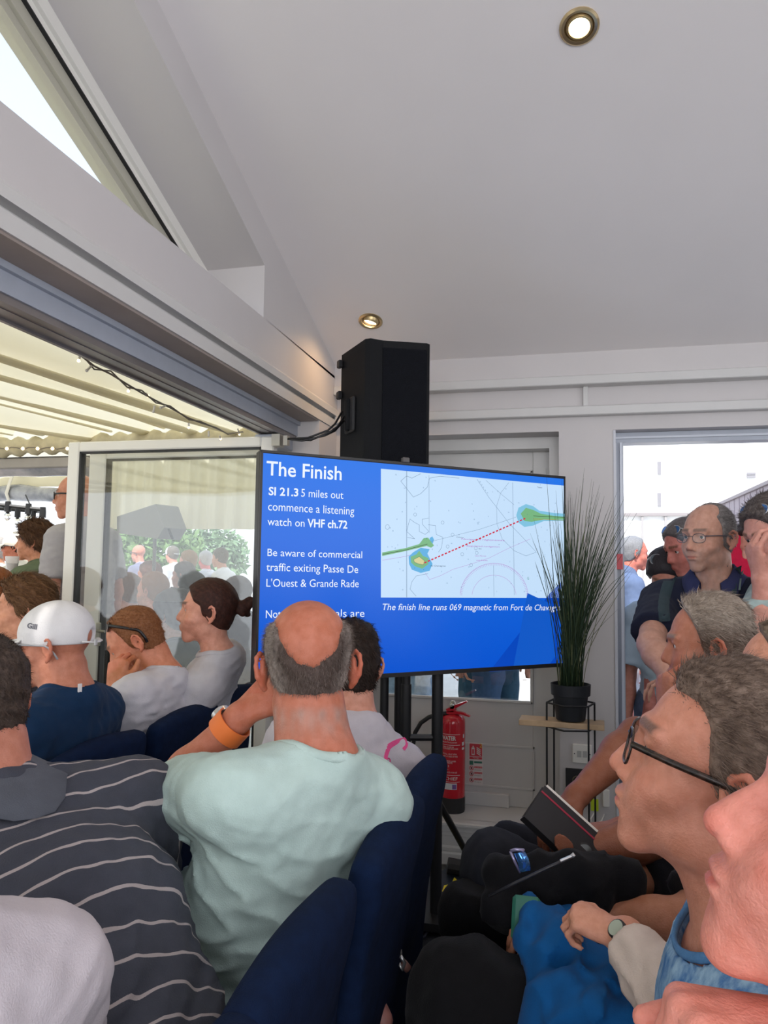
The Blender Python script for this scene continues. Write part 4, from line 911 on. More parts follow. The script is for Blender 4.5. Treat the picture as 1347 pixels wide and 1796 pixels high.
def line(pts, m, w=.0012, name='chart_line', lift=.0042, close=False):
    p3 = [hit(x, y, lift) for x, y in pts]; mb = MB(); p3 = p3+([p3[0]] if close else [])
    for i in range(len(p3)-1):
        d = p3[i+1]-p3[i]; L = np.linalg.norm(d)
        if L < 1e-6: continue
        d /= L; nn = np.cross(tn, d)*w/2; mb.add([p3[i]-nn, p3[i+1]-nn, p3[i+1]+nn, p3[i]+nn], [(0, 1, 2, 3)])
    return mb.obj(name, m, scr)
GR = em('grey', (84, 110, 140), SB); GRN = em('green', (120, 182, 130), SB); CY = em('cyan', (96, 176, 226), SB); LAND = em('land', (214, 208, 150), SB); MG = em('magenta', (176, 96, 190), SB); RED = em('red', (206, 24, 60), SB)
def cz(x, y): return (660+x/3.849, 810+y/3.849)      # from the chart close-up
line([cz(205, 60), cz(205, 915)], GR, .0018); line([cz(355, 90), cz(358, 480)], GR, .001); line([cz(920, 140), cz(932, 900)], GR, .0014); line([cz(792, 700), cz(794, 910)], GR, .0012)
line([cz(*q) for q in ((300, 80), (240, 110), (205, 95), (165, 130), (205, 180), (250, 238), (300, 215), (345, 170), (360, 110), (430, 97), (560, 110))], GR, .0012)
line([cz(*q) for q in ((225, 385), (260, 410), (290, 425), (290, 470), (330, 490), (355, 470), (310, 420), (310, 388), (355, 380))], GR, .0011)
line([cz(*q) for q in ((350, 425), (400, 430), (405, 490), (450, 510), (440, 580), (420, 610))], GR, .0011); line([cz(*q) for q in ((225, 390), (205, 470), (260, 520), (210, 510))], GR, .0011)
line([cz(*q) for q in ((680, 118), (760, 240), (900, 420), (960, 480), (1080, 610))], GR, .0011); line([cz(*q) for q in ((740, 125), (840, 215), (930, 290))], GR, .001)
line([cz(*q) for q in ((895, 140), (840, 210), (812, 300), (815, 420), (850, 520), (930, 600), (1010, 635), (1080, 610))], GR, .001)
line([cz(*q) for q in ((360, 540), (520, 500), (700, 455), (880, 395), (1010, 350))], GR, .0009)
line([cz(*q) for q in ((330, 750), (360, 795), (430, 770), (520, 725), (640, 690), (760, 650), (900, 580), (1040, 520))], MG, .0009)
line([cz(*q) for q in ((350, 755), (270, 770), (240, 810), (228, 860), (270, 908))], GR, .0011); line([cz(40, 665), cz(200, 638), cz(330, 600)], MG, .001)
poly([cz(*q) for q in ((40, 612), (200, 582), (290, 555), (320, 515), (350, 512), (370, 540), (390, 565), (370, 580), (340, 568), (200, 602), (40, 636))], GRN, 'chart_shape', .0045)
poly([cz(*q) for q in ((360, 515), (378, 503), (390, 525), (380, 555), (362, 545))], CY, 'chart_shape', .0040); line([cz(40, 625), cz(200, 595), cz(345, 555)], em('pier', (60, 80, 60), SB), .0022, lift=.005)
poly([cz(*q) for q in ((218, 640), (250, 610), (300, 580), (360, 590), (345, 620), (380, 690), (360, 735), (300, 750), (240, 728), (222, 690))], CY, 'chart_shape', .0043)
poly([cz(*q) for q in ((232, 640), (270, 625), (290, 600), (315, 635), (352, 650), (352, 690), (310, 722), (262, 705), (235, 680))], GRN, 'chart_shape', .0048)
L_ = [cz(*q) for q in ((252, 660), (290, 640), (325, 668), (318, 695), (290, 690), (258, 678))]; poly(L_, LAND, 'chart_shape', .0052); line(L_, em('ink', (60, 50, 40), SB), .001, lift=.0056, close=True)
poly([cz(*q) for q in ((945, 360), (960, 310), (1010, 285), (1060, 300), (1100, 330), (1200, 345), (1270, 350), (1270, 400), (1130, 400), (1060, 430), (1000, 440), (960, 410))], em('cyan2', (130, 196, 226), SB), 'chart_shape', .0043)
poly([cz(*q) for q in ((975, 350), (1010, 310), (1060, 325), (1110, 350), (1200, 365), (1270, 370), (1270, 390), (1130, 390), (1050, 405), (1000, 400))], GRN, 'chart_shape', .0048)
line([cz(1060, 365), cz(1270, 375)], em('pier', (60, 80, 60), SB), .002, lift=.005); line([cz(1060, 385), cz(1270, 395)], em('ochre', (180, 160, 70), SB), .002, lift=.005)
for rr, w in ((230, .0012), (150, .001)):
    line([cz(795+rr*math.cos(a), 915-rr*math.sin(a)) for a in np.linspace(.12, PI-.12, 40)], MG, w)
tk = MB()
for k in range(60):
    a = .08+(PI-.16)*k/59; line_p = [hit(*cz(795+q*math.cos(a), 915-q*math.sin(a)), .0042) for q in (215, 230)]; d = line_p[1]-line_p[0]; d /= np.linalg.norm(d); nn = np.cross(tn, d)*.0005; tk.add([line_p[0]-nn, line_p[1]-nn, line_p[1]+nn, line_p[0]+nn], [(0, 1, 2, 3)])
tk.obj('compass_ticks', MG, scr)
for k in range(30):
    a = np.array(cz(325, 682)); b_ = np.array(cz(1015, 378)); t0, t1 = k/30, (k+.62)/30; line([a+(b_-a)*t0, a+(b_-a)*t1], RED, .0056, 'finish_line', .0058)
rg = random.Random(3); INK = em('soundings', (70, 110, 150), SB)
for k in range(95):
    x, y = rg.uniform(50, 1250), rg.uniform(80, 890)
    if y > 890 or y < 70+x*.075: continue
    X_, Y_ = cz(x, y); h = hit(X_, Y_, .0045); text(str(rg.choice([3, 4, 5, 6, 7, 8, 9, 12, 14, 15])), INK, scr, h, ux, uz, None, .0052, name='sounding')
def ctext(s_, x0, x1, y, h, m): a = hit(*cz(x0, y), .0046); b_ = hit(*cz(x1, y), .0046); text(s_, m, scr, a, ux, uz, np.linalg.norm(b_-a), h)
DINK = em('darkink', (50, 70, 100), SB)
ctext('Navigation réglementée', 575, 865, 525, .006, MG); ctext('Regulated navigation', 610, 830, 572, .006, MG); ctext('de Chavagnac', 365, 468, 706, .006, DINK)
ctext('Osbow', 540, 590, 512, .005, DINK); ctext('see Note', 665, 740, 638, .005, MG); ctext('see Note', 675, 750, 668, .005, MG); ctext('22m', 690, 710, 590, .005, DINK); ctext('Tower', 1085, 1120, 176, .006, DINK)
q = cz(1018, 795); text('G', em('gteal', (60, 140, 130), SB), scr, hit(*q, .0046), ux, uz, None, .011)
for (x, y) in ((75, 440), (515, 492), (482, 572), (448, 410), (262, 356), (672, 583), (678, 615), (580, 624), (640, 697)):
    line([cz(x+(14 if x < 100 else 10)*math.cos(a), y+(16 if x < 100 else 11)*math.sin(a)) for a in np.linspace(0, 2*PI, 13)], GR, .001)
for i, s_ in enumerate('OUEST'): X_, Y_ = cz(695+i*13, 140+i*19); text(s_, INK, scr, hit(X_, Y_, .0045), ux, uz, None, .006)
# stand
st = thing('television_stand', 'black steel column stand under the television', 'stand', PZ(760, 1560, 0))
def ups(x, y0, d, z0, r, nm='upright', z1=1.5):
    c = P(x, y0, d); MB().tube([(c[0], c[1], z0), (c[0], c[1], z1)], r, 12).obj(nm, BLK, st, smooth='auto'); return c
cA = ups(767, 1250, 3.06, .05, .0235, z1=1.03); ups(767, 1250, 3.06, 0.985, .020); cB = ups(712, 1230, 3.06, .05, .0225, z1=.955); ups(712, 1230, 3.06, .95, .018); cC = ups(674, 1230, 3.12, .05, .0185)
zc_ = PY(740, 1292, cA[1])[2]; MB().tube([(cB[0], cB[1], zc_), (cA[0], cA[1], zc_)], .014, 8).obj('crossbar', BLK, st); MB().tube([(cC[0], cC[1], 1.35), (cA[0], cA[1], 1.35)], .014, 8).box(ctr-tn*.075, (.45, .04, .30), R=Rtv).obj('tv_bracket', BLK, st)
ba = PZ(700, 1605, .05); bb = PZ(832, 1532, .05); dv = (bb-ba)/np.linalg.norm(bb-ba); cc_ = (ba+bb)/2
pt = [PZ(x, y, .05) for x, y in ((690, 1600), (705, 1628), (838, 1552), (790, 1520), (700, 1565))]
MB().prism([np.array([p[0], p[1], .022]) for p in pt], (0, 0, .03)).obj('base_plate', mat('base_plate', (.02, .028, .045), rough=.35), st)
g0 = PZ(800, 1520, .07); MB().tube([np.array([cA[0], cA[1], .50]), PZ(838, 1532, .06)], .014, 8).tube([np.array([cA[0], cA[1], .28]), PZ(700, 1500, .22)], .008, 8).tube([np.array([cA[0]+.02, cA[1], .30]), np.array([cA[0]-.28, cA[1]-.1, .22])], .009, 8).obj('brace', BLK, st)
MB().tube([PZ(785, 1518, .09), PZ(840, 1528, .07)], .035, 10).obj('castor', BLK, st)
for (a_, b__, lab) in (((775, 1553), (818, 1564), 0), ((790, 1545), (805, 1556), 1)):
    p = [PZ(x, y, .0535+.001*lab) for x, y in ((a_[0], b__[1]), (b__[0], b__[1]-8), (b__[0]-8, a_[1]-6), (a_[0]+4, a_[1]))]; MB().prism(p, (0, 0, .001)).obj('warning_label', mat('yellow_label', (.78, .62, .02), rough=.5), st)
q = PZ(785, 1562, .056); MB().tube([PZ(782, 1560, .056), PZ(795, 1556, .056), PZ(800, 1560, .056), PZ(808, 1556, .056)], .0015, 4).obj('label_print', mat('label_ink', (.1, .06, .02)), st)
# cables on the floor and behind the extinguisher
cb = MB()
for k in range(6):
    r0 = random.Random(k); pts = [PZ(690+25*i+r0.uniform(-8, 8), 1640+r0.uniform(-18, 18)-i*6, .012) for i in range(7)]; cb.tube(pts, .006, 6)
tag(cb.obj('cable_tangle', mat('cable_dark', (.02, .022, .035), rough=.4), smooth=True), 'tangle of dark cables on the carpet beside the television stand base', 'cables')
h1 = [P(700, 1300, 3.3), P(722, 1288, 3.3), P(740, 1264, 3.4), P(762, 1254, 3.5), P(795, 1250, 3.6)]
# pa speaker above the television
ang = math.radians(19+14)
fc = P(697, 700, 3.06); fl = P(642, 700, 3.02); frr = P(753, 700, 3.10); wv = frr-fl; wv[2] = 0; SWd = np.linalg.norm(wv); wv /= SWd; nv = np.array([wv[1], -wv[0], 0])
if nv[1] > 0: nv = -nv
z1 = P(690, 592, 3.03)[2]; z0 = 1.70; D = .36
sd_ = P(598, 700, 3.28)-fl; sd_[2] = 0
spk = thing('loudspeaker', 'tall black loudspeaker standing behind the television', 'loudspeaker', (fc[0], fc[1], 0))
fl3, fr3 = fl.copy(), frr.copy(); bl3 = fl3+sd_; br3 = bl3+wv*(SWd*.8)
fl3[2] = fr3[2] = bl3[2] = br3[2] = 0
ch_ = wv*.045
prof = [fl3+ch_*.0+sd_*.06, fl3+ch_*.35, fl3+ch_*1.6-(-nv)*-.012, fr3-ch_*.4+nv*.012, fr3, br3, bl3]
MB().prism([p+np.array([0, 0, z0]) for p in prof], (0, 0, z1-z0-.0)).obj('cabinet', mat('speaker_black', (.007, .0075, .009), rough=.7, spec=.2, bump=.4, bscale=300), spk)
GRI = mat('speaker_grille', (.004, .005, .009), rough=.7, spec=.15, noise=.5, nscale=220, bump=1.5, bscale=350)
MB().prism([prof[2]+nv*.004+np.array([0, 0, z0+.02]), prof[3]+nv*.004+np.array([0, 0, z0+.02]), prof[3]-nv*.006+np.array([0, 0, z0+.02]), prof[2]-nv*.006+np.array([0, 0, z0+.02])], (0, 0, z1-z0-.05)).obj('grille', GRI, spk)
tw = wv*1; Rs = np.stack([wv, -nv, uz], 1)
sdn = sd_/np.linalg.norm(sd_); so = np.cross(sdn, uz); 
if so @ wv > 0: so = -so
hc = fl3+sd_*.55; zz1 = P(620, 728, 3.15)[2]
MB().box(hc+so*.006+np.array([0, 0, zz1]), (.10, .016, .15), R=np.stack([sdn, so, uz], 1), bev=.006).obj('handle_recess', GASKET, spk)
MB().box(hc+so*.016+np.array([0, 0, zz1]), (.03, .02, .14), R=np.stack([sdn, so, uz], 1), bev=.006).obj('handle', mat('speaker_black', (.02, .02, .02)), spk)
for y in (636, 692): zq = P(600, y, 3.25)[2]; MB().box(bl3+so*.012+np.array([0, 0, zq])-sdn*.01, (.03, .02, .035), R=np.stack([sdn, so, uz], 1), bev=.004).obj('corner_foot', BLK, spk)
a = hc-0; MB().tube([(fc[0]-.02, fc[1]+.18, .05), (fc[0]-.02, fc[1]+.18, z0)], .018, 10).obj('pole', BLK, spk)
MB().box((fc[0]-.02, fc[1]+.18, .04), (.5, .3, .03)).obj('pole_base', BLK, spk)
kc = np.concatenate([[hit(708, 806, -.02)], [hit(708, 812, -.02)]]); MB().box(hit(711, 807, .004), (.03, .02, .02), R=Rtv, bev=.003).obj('camera_clip', mat('clip_grey', (.10, .09, .09), rough=.4), tv)
for k, (e0, m0, m1) in enumerate([((600, 722), (575, 755), (540, 768)), ((604, 730), (580, 757), (545, 772)), ((603, 738), (570, 764), (530, 773))]):
    c = [P(e0[0], e0[1], 3.2), P(e0[0]*.5+m0[0]*.5, e0[1]*.5+m0[1]*.5+5, 3.15), P(m0[0], m0[1], 3.1), P(m1[0], m1[1], 3.1), P(505, 770, 3.15)]
    tag(MB().tube(c, .0045, 6).obj('cable', BLK, smooth=True), ('highest', 'middle', 'lowest')[k]+' of the three black cables looping from the loudspeaker to the door header', 'cable', 'cables hanging from the loudspeaker')
MB().b2((-1.34, 3.2, 1.985), (-1.30, 3.26, 2.04)).b2((-1.29, 3.22, 1.99), (-1.27, 3.25, 2.035)).obj('hinge_pin', mat('satin_metal', (.5, .48, .42)), None, kind='structure')
# fire extinguisher
ec = PZ(795, 1430, LZ); ec = np.array([PY(793, 1430, 3.86)[0], 3.86, LZ]); ex = thing('fire_extinguisher', 'red water fire extinguisher standing on the white ledge behind the television stand', 'fire extinguisher', ec)
dep = (CM.T @ (ec-CC))[2]; pm = dep/FPX; R_ = 43*pm/2*1.04; zt = lambda y: LZ+(1428-y)*pm
REDP = mat('extinguisher_red', (.60, .02, .035), rough=.22, coat=.4, noise=.05)
MB().lathe([(R_*.2, 0), (R_*.96, 0), (R_, .01), (R_, zt(1402)-LZ)], ec, 32).obj('base_ring', mat('rubber_base', (.02, .02, .022), rough=.6), ex, smooth='auto')
h_ = zt(1277)-LZ; MB().lathe([(R_*.985, zt(1402)-LZ), (R_*.985, h_), (R_*.95, h_+.018), (R_*.80, h_+.035), (R_*.5, h_+.045), (R_*.30, h_+.047), (R_*.28, h_+.075)], ec, 32).obj('cylinder', REDP, ex, smooth='auto')
MB().lathe([(R_*.32, h_+.07), (R_*.34, h_+.085), (R_*.22, h_+.10), (R_*.15, h_+.11)], ec, 16).lathe([(.012, 0), (.014, .006), (.012, .012)], ec+np.array([0, -.02, h_+.085]), 14, R=frame((0, -1, 0), (1, 0, 0))).obj('valve', mat('satin_metal', (.5, .5, .5)), ex, smooth='auto')
v0 = ec+np.array([-.015, 0, h_+.10]); k_ = pm
def ep(x, y): return PY(x, y, 3.84)
MB().prism([ep(783, 1243)-np.array([0, .012, 0]), ep(796, 1237)-np.array([0, .012, 0]), ep(818, 1229)-np.array([0, .012, 0]), ep(820, 1231)-np.array([0, .012, 0]), ep(797, 1243)-np.array([0, .012, 0]), ep(796, 1248)-np.array([0, .012, 0]), ep(784, 1248)-np.array([0, .012, 0])], (0, .024, 0)).obj('squeeze_lever', REDP, ex)
MB().prism([ep(x, y)-np.array([0, .012, 0]) for x, y in ((783, 1247), (797, 1246), (812, 1249), (825, 1256), (823, 1257), (808, 1252), (790, 1252), (784, 1251))], (0, .024, 0)).obj('carry_handle', REDP, ex)
MB().tube([ep(786, 1251), ep(770, 1252), ep(752, 1258), ep(738, 1268), ep(728, 1285), ep(724, 1310), ep(726, 1360), ep(735, 1400)], .011, 8).obj('hose', GASKET, ex, smooth=True)
WT = mat('print_white', (.75, .72, .72), rough=.5)
def onc(y, s_, x0, x1, h, m=WT, bold=0):     # wrap text on the cylinder
    a = math.asin(np.clip(((x0+x1)/2-793)*pm/R_, -1, 1)); t = text(s_, m, None, (0, 0, 0), (1, 0, 0), (0, 1, 0), (x1-x0)*pm, h*pm, bold)
    me = t.data; V = np.empty(len(me.vertices)*3, np.float32); me.vertices.foreach_get('co', V); V = V.reshape(-1, 3); th = ((x0-793)*pm+V[:, 0])/R_; th = np.arcsin(np.clip(th, -.99, .99)); yw = math.radians(-8)
    W_ = np.stack([ec[0]+(R_*.99+.0008)*np.sin(th-yw), ec[1]-(R_*.99+.0008)*np.cos(th-yw), zt(y)+V[:, 1]], 1); me.vertices.foreach_set('co', W_.astype(np.float32).ravel()); me.update(); t.parent = ex; t.matrix_parent_inverse = Matrix.Translation(-ex.location)
def band(y0, y1, x0, x1, m, nm='label', dr=.0006):
    mb = MB(); G = []
    for xx in np.linspace(x0, x1, 9):
        th = math.asin(np.clip((xx-793)*pm/R_, -.99, .99))-math.radians(-8); G.append([(ec[0]+(R_*.985+dr)*math.sin(th), ec[1]-(R_*.985+dr)*math.cos(th), zt(y)) for y in (y1, y0)])
    mb.grid(np.array(G)); mb.obj(nm, m, ex, smooth=True)
onc(1303, 'WATER', 772, 799, 7, WT, .03); onc(1308, 'FIRE EXTINGUISHER', 774, 801, 2.4)
for y, s_, a, b_ in ((1316, 'SAFE TO USE ON', 777, 795), (1319, 'WOOD PAPER TEXTILES FABRIC', 777, 803), (1328, 'PULL OUT PIN', 777, 800), (1332, 'AIM AT BASE OF FIRE', 777, 802), (1340, 'SQUEEZE LEVER', 777, 799), (1343, 'TO OPERATE', 777, 793), (1359, 'RECHARGE AFTER USE', 777, 801), (1349, 'EN3', 778, 787), (1353, '9L', 780, 786)): onc(y, s_, a, b_, 2.6 if len(s_) > 4 else 4)
onc(1371, 'CHIEF', 780, 802, 5.5); 
for (a, b_) in ((1293, 1293.7), (1311, 1311.7), (1362.3, 1363), (1373.5, 1374.2)): band(a, b_, 776, 806, WT, dr=.0009)
band(1376, 1387, 775, 801, mat('label_white', (.7, .68, .72)), 'inspection_label'); band(1378, 1386, 793, 800, mat('label_purple', (.22, .10, .35)), 'inspection_label', .0012)
band(1294, 1300, 811, 813, WT, 'side_icon'); band(1307, 1313, 809.5, 813, WT, 'side_icon'); band(1316, 1320, 809.5, 813, WT, 'side_icon')
# extinguisher notice on the door
def dp(x, y, dy=0): return PY(x, y, YD-.006-dy)
ns = thing('safety_sign', 'small red and white extinguisher instruction sign on the white door', 'sign', dp(835, 1340))
def rect(x0, y0, x1, y1, m, nm, dy=0.0, par=ns, slope=.06):
    a = [dp(x0, y0, dy), dp(x1, y0+(x1-x0)*slope, dy), dp(x1, y1+(x1-x0)*slope, dy), dp(x0, y1, dy)]; MB().prism(a, (0, .0012, 0)).obj(nm, m, par)
SR = mat('sign_red', (.62, .06, .08), rough=.4); SW = mat('sign_plate', (.72, .68, .66), rough=.4); SG = mat('sign_green', (.05, .20, .15), rough=.4); SK = mat('sign_black', (.08, .05, .05))
rect(822, 1303, 847, 1376, SW, 'plate'); rect(823.5, 1304, 845.5, 1326, SR, 'symbol_panel', .0015); rect(823.5, 1327, 845.5, 1331, SR, 'caption_panel', .0015)
rect(827, 1311, 832.5, 1324, SW, 'extinguisher_symbol', .003); rect(828.2, 1314, 831.2, 1322, SR, 'extinguisher_symbol', .0042); rect(828.8, 1308, 831, 1311, SW, 'extinguisher_symbol', .003)
for k in range(4): a = [dp(*q, .003) for q in ((836, 1310+k*3.2), (843, 1315+k*3.2), (843, 1316.6+k*3.2), (836, 1312+k*3.2))]; MB().prism(a, (0, .001, 0)).obj('flame_symbol', SW, ns)
text('2', mat('sign_yellow', (.7, .55, .05)), ns, dp(841, 1311, .004), (1, 0, 0), (0, 0, 1), None, 7*pm)
rect(823.5, 1334, 830, 1341, SG, 'pictogram', .0015); rect(831.5, 1335, 845.5, 1338.5, SG, 'text_bar', .0015)
for k, y in enumerate((1345, 1355, 1366)):
    rect(832, y-1, 845.5, y+2, SR, 'text_bar', .0015); c = dp(827, y+2, .002)
    MB().tube([c+np.array([.0105*math.cos(a), 0, .0105*math.sin(a)]) for a in np.linspace(0, 2*PI, 17)], .0014, 5, cap=False).tube([c+np.array([-.007, 0, .007]), c+np.array([.007, 0, -.007])], .0012, 4).obj('prohibition_ring', SR, ns); MB().box(c, (.008, .001, .010)).obj('pictogram', SK, ns)
    text('DO NOT USE', SW, ns, dp(833, y+1.5, .003), (1, 0, 0), (0, 0, 1), 12*pm, 1.8*pm); text('on live equipment', SK, ns, dp(832, y+5.5, .002), (1, 0, 0), (0, 0, 1), 12*pm, 1.5*pm)
text('WATER', SW, ns, dp(829, 1330, .003), (1, 0, 0), (0, 0, 1), 11*pm, 2*pm)
# plant, pot, stand, plank
PC = np.array([PY(1001, 1265, 3.36)[0], 3.36, PY(1001, 1262, 3.36)[2]]); pmp = (CM.T @ (PC-CC))[2]/FPX
def pz(y): return PC[2]+(1264-y)*pmp
pot = thing('potted_grass', 'tall artificial grass in a small black pot on the wire stand', 'plant', PC)
MB().lathe([(24*pmp, 0), (25*pmp, .002), (30*pmp, pz(1222)-PC[2]), (33.5*pmp, pz(1221)-PC[2]), (34.5*pmp, pz(1202)-PC[2]), (32*pmp, pz(1202)-PC[2]), (31*pmp, pz(1208)-PC[2])], PC, 32).obj('pot', mat('black_pot', (.012, .014, .018), rough=.5, bump=.3), pot, smooth='auto')
MB().lathe([(31*pmp, 0), (20*pmp, .004), (.001, .006)], PC+np.array([0, 0, pz(1210)-PC[2]]), 20).obj('soil', mat('soil', (.03, .025, .02), rough=.95), pot)
rg = random.Random(4)
tips = [(835, 868), (862, 880), (845, 868), (900, 835), (912, 850), (925, 880), (935, 830), (950, 850), (963, 822), (975, 860), (985, 838), (1000, 862), (1012, 855), (1025, 820), (1038, 840), (1052, 850), (1060, 870), (1078, 885), (1090, 905), (1100, 860), (1105, 890), (1085, 930), (1072, 960), (1115, 985), (1082, 1045), (908, 870), (890, 900), (945, 905), (1030, 880), (995, 905), (960, 930)]
GM = [mat('grass_blade_a', (.025, .05, .022), rough=.6), mat('grass_blade_b', (.05, .08, .03), rough=.6), mat('grass_blade_c', (.16, .17, .08), rough=.6)]
for i in range(290):
    tx, ty = tips[i % len(tips)] if i < len(tips)*2 else (rg.gauss(1000, 52), rg.uniform(850, 1010))
    if i >= len(tips): tx += rg.uniform(-14, 14); ty += rg.uniform(-12, 40)
    an = rg.uniform(0, 2*PI); rr = rg.uniform(0, 20)*pmp; b0 = PC+np.array([rr*math.cos(an)+(tx-1000)*.0001, rr*math.sin(an), pz(1206)-PC[2]])
    tip = PY(tx, ty, PC[1]+rg.uniform(-.16, .16)); v = tip-b0; cur = 1.2+rg.uniform(0, .9); pts = []
    for k in range(7):
        t = k/6; hz = t**cur; pts.append(b0+np.array([v[0]*hz, v[1]*hz, v[2]*(t if cur < 9 else t)]))
    if abs(tx-1000) > 95 and i < 60: pts[-1][2] -= .012
    w = rg.uniform(.0028, .0044)*(1.15 if i % 7 == 0 else 1); tn_ = np.array([w, 0, 0]); V = []
    mbx = MB(); mbx.tube(pts, [w, w, w, w*.95, w*.8, w*.55, w*.15], 3, flat=.5)
    mbx.obj('grass_blade', GM[0 if i % 5 < 3 else (1 if i % 5 == 3 else (2 if i % 10 == 4 else 0))], pot, smooth=True)
stn = thing('plant_stand', 'black wire plant stand with thin legs beside the doorway', 'plant stand', (PC[0], PC[1], 0))
ring = [(968, 1232), (985, 1228), (1035, 1228), (1047, 1236), (1033, 1242), (990, 1243)]
top = pz(1235); lowz = pz(1275); r6 = 42*pmp
hx_ = [np.array([PC[0]+r6*math.cos(a+.25), PC[1]+r6*math.sin(a+.25), 0]) for a in np.arange(6)*PI/3]
MB().tube([h+np.array([0, 0, top]) for h in hx_+[hx_[0]]], .0042, 6).obj('top_ring', BLK, stn); MB().tube([h+np.array([0, 0, PC[2]-.030]) for h in hx_+[hx_[0]]], .0042, 6).obj('lower_ring', BLK, stn)
for k in (0, 2, 3, 5): MB().tube([hx_[k]+np.array([0, 0, .0]), hx_[k]+np.array([0, 0, top])], .0045, 6).obj('leg', BLK, stn)
pa, pb = PY(912, 1258, 3.36), PY(1060, 1268, 3.36); plz = PC[2]-.004
tag(MB().box(((pa[0]+pb[0])/2, 3.36, plz-.0115), (pb[0]-pa[0], .115, .023), R=rot(-2), bev=.002).obj('wooden_plank', mat('pine', (.60, .42, .25), rough=.5, noise=.3, nscale=12)), 'short pale pine plank lying across the plant stand under the pot', 'plank')
# ---------------------------------------------------------------- chairs in stretch covers
NAVY = mat('navy_cover', srgb(16, 33, 64), rough=.95, noise=.25, nscale=40, bump=.5, bscale=500, spec=.15)
def chair_mesh():
    F = Field((-.29, -.36, -.01), (.29, .30, 1.0), .0105)
    Rb = rot(0, -8)
    F.add([B((0, .0, .455), (.215, .215, .045), .03, .01)])
    F.add([B((0, -.245, .55), (.205, .024, .385), .02, .03, R=Rb), E((0, -.285, .86), (.195, .034, .085), .05, R=Rb), E((0, -.238, .66), (.14, .032, .13), .05, R=Rb)])
    for sx_ in (-1, 1):
        F.add([K((sx_*.19, .19, .45), (sx_*.215, .225, .03), .03, .014, .03), K((sx_*.185, -.20, .5), (sx_*.21, -.275, .03), .034, .014, .05)])
        F.add([B((sx_*.198, -.02, .33), (.010, .20, .13), .008, .03)])
    F.add([B((0, .205, .36), (.19, .010, .10), .008, .03), B((0, -.225, .30), (.19, .012, .16), .008, .03)])
    F.add([E((0, .2, .12), (.155, .12, .235), .02, 'd'), E((0, -.2, .06), (.15, .18, .235), .02, 'd'), E((-.2, -.02, .10), (.09, .17, .25), .02, 'd'), E((.2, -.02, .10), (.09, .17, .25), .02, 'd')])
    X = F.full(); F.F += (.0022*wave(X[0], X[1], X[2], 22, 6)).astype(np.float32); F.F = np.maximum(F.F, (.006-X[2]+0*X[0]+0*X[1]).astype(np.float32))
    return F.mesh(1)
CV, CQ = chair_mesh()
chair0 = thing('banquet_chair', '', 'chair'); cvo = mobj('chair_cover', CV, CQ, NAVY, None); cvo.parent = chair0
for sx_ in (-1, 1):
    for yy in (.225, -.275): MB().lathe([(.015, 0), (.016, .012), (.013, .03)], (sx_*.213, yy, 0), 10).obj('foot', mat('rubber_base', (.02, .02, .02)), chair0, local=True)
def chair(x, y, lab, yaw=90, first=[1]):
    if first: r = chair0; first.clear()
    else:
        r = chair0.copy(); COL.objects.link(r)
        for c in chair0.children: k = c.copy(); COL.objects.link(k); k.parent = r
    r.location = (x, y, 0); r.rotation_euler = (0, 0, math.radians(yaw)); r['label'] = lab; r['group'] = 'navy covered banquet chairs'; return r
CX = -.655
chair(CX, 1.0, 'navy covered chair nearest the camera, behind the striped polo back')
chair(CX+.02, 1.47, 'navy covered chair behind the man in the mint t-shirt'); chair(CX+.01, 1.84, 'navy covered chair behind the dark-haired man in the pink print t-shirt')
chair(CX, .62, 'navy covered chair under the person in white at the bottom left corner')
chair(-1.56, 1.86, 'navy covered chair behind the man in the white cap'); chair(-1.555, 2.33, 'navy covered chair behind the man in the white long sleeved top'); chair(-1.60, 2.78, 'navy covered chair behind the woman with the bun')
for y, l in ((.70, 'navy covered chair under the man whose nose fills the right edge'), (1.10, 'navy covered chair under the man with tortoiseshell glasses'), (1.50, 'navy covered chair under the person in the cream cardigan'), (1.9, 'navy covered chair under the man in the black t-shirt'), (2.3, 'navy covered chair under the man holding the black notebook')): chair(.36, y, l)
# ---------------------------------------------------------------- people in the foreground
# bald man in the mint t-shirt
H1 = P(540, 1178, 1.46)
folds = []
for k in range(7): folds.append((P(352+k*4, 1478+k*10, 1.32), P(640-k*12, 1545+k*18-abs(k-3)*16, 1.36), .007, .008))
def paint_mint(V, l, c, L):
    w = sst(.2, -.6, wave(l[:, 0], l[:, 1], l[:, 2], 9, 3)); return c*(1-.0*w[:, None])
p1 = person('bald-crowned man with grey cropped hair in a mint t-shirt, hand at his ear', H1, yaw=24, nod=6, tilt=-1, s=1.06, skin=(198, 124, 100),
    torso=dict(yaw=58, pel=(-.64, 1.37, .58), legyaw=80, ar=1.02, sh=.02), build=.96, neckr=.068, neck=(0, -.04, -.145),
    arms={-1: dict(el=P(296, 1392, 1.52), wr=P(420, 1258, 1.50), hd=P(500, 1180, 1.50)-P(428, 1252, 1.47), hn=(-.5, -.75, .25), fine=True, curl=(.35, .3, .35, .45)), 1: dict(el=P(560, 1560, 1.78), wr=P(520, 1500, 2.0))},
    hair=dict(col=(168, 156, 148), col2=(84, 70, 64), t=.006, line='normal', nape=.55, bald=[((0, -.042, .112), .096, 1.85), ((0, .03, .12), .100, 1.6)], soft=.035, n=9000, len=.011, lift=.9, comb=(0, -.3, -.6), w=.0004, rough=.3, nf=160, grad=(1, -.05, -.085)),
    shirt=dict(col=(192, 214, 208), sleeve=.70, wr=.003, drag=.013, neck=.078, seed=4, th=.011), trousers=dict(col=(40, 44, 60)), fine=.0035, coarse=.008, redden=.35)
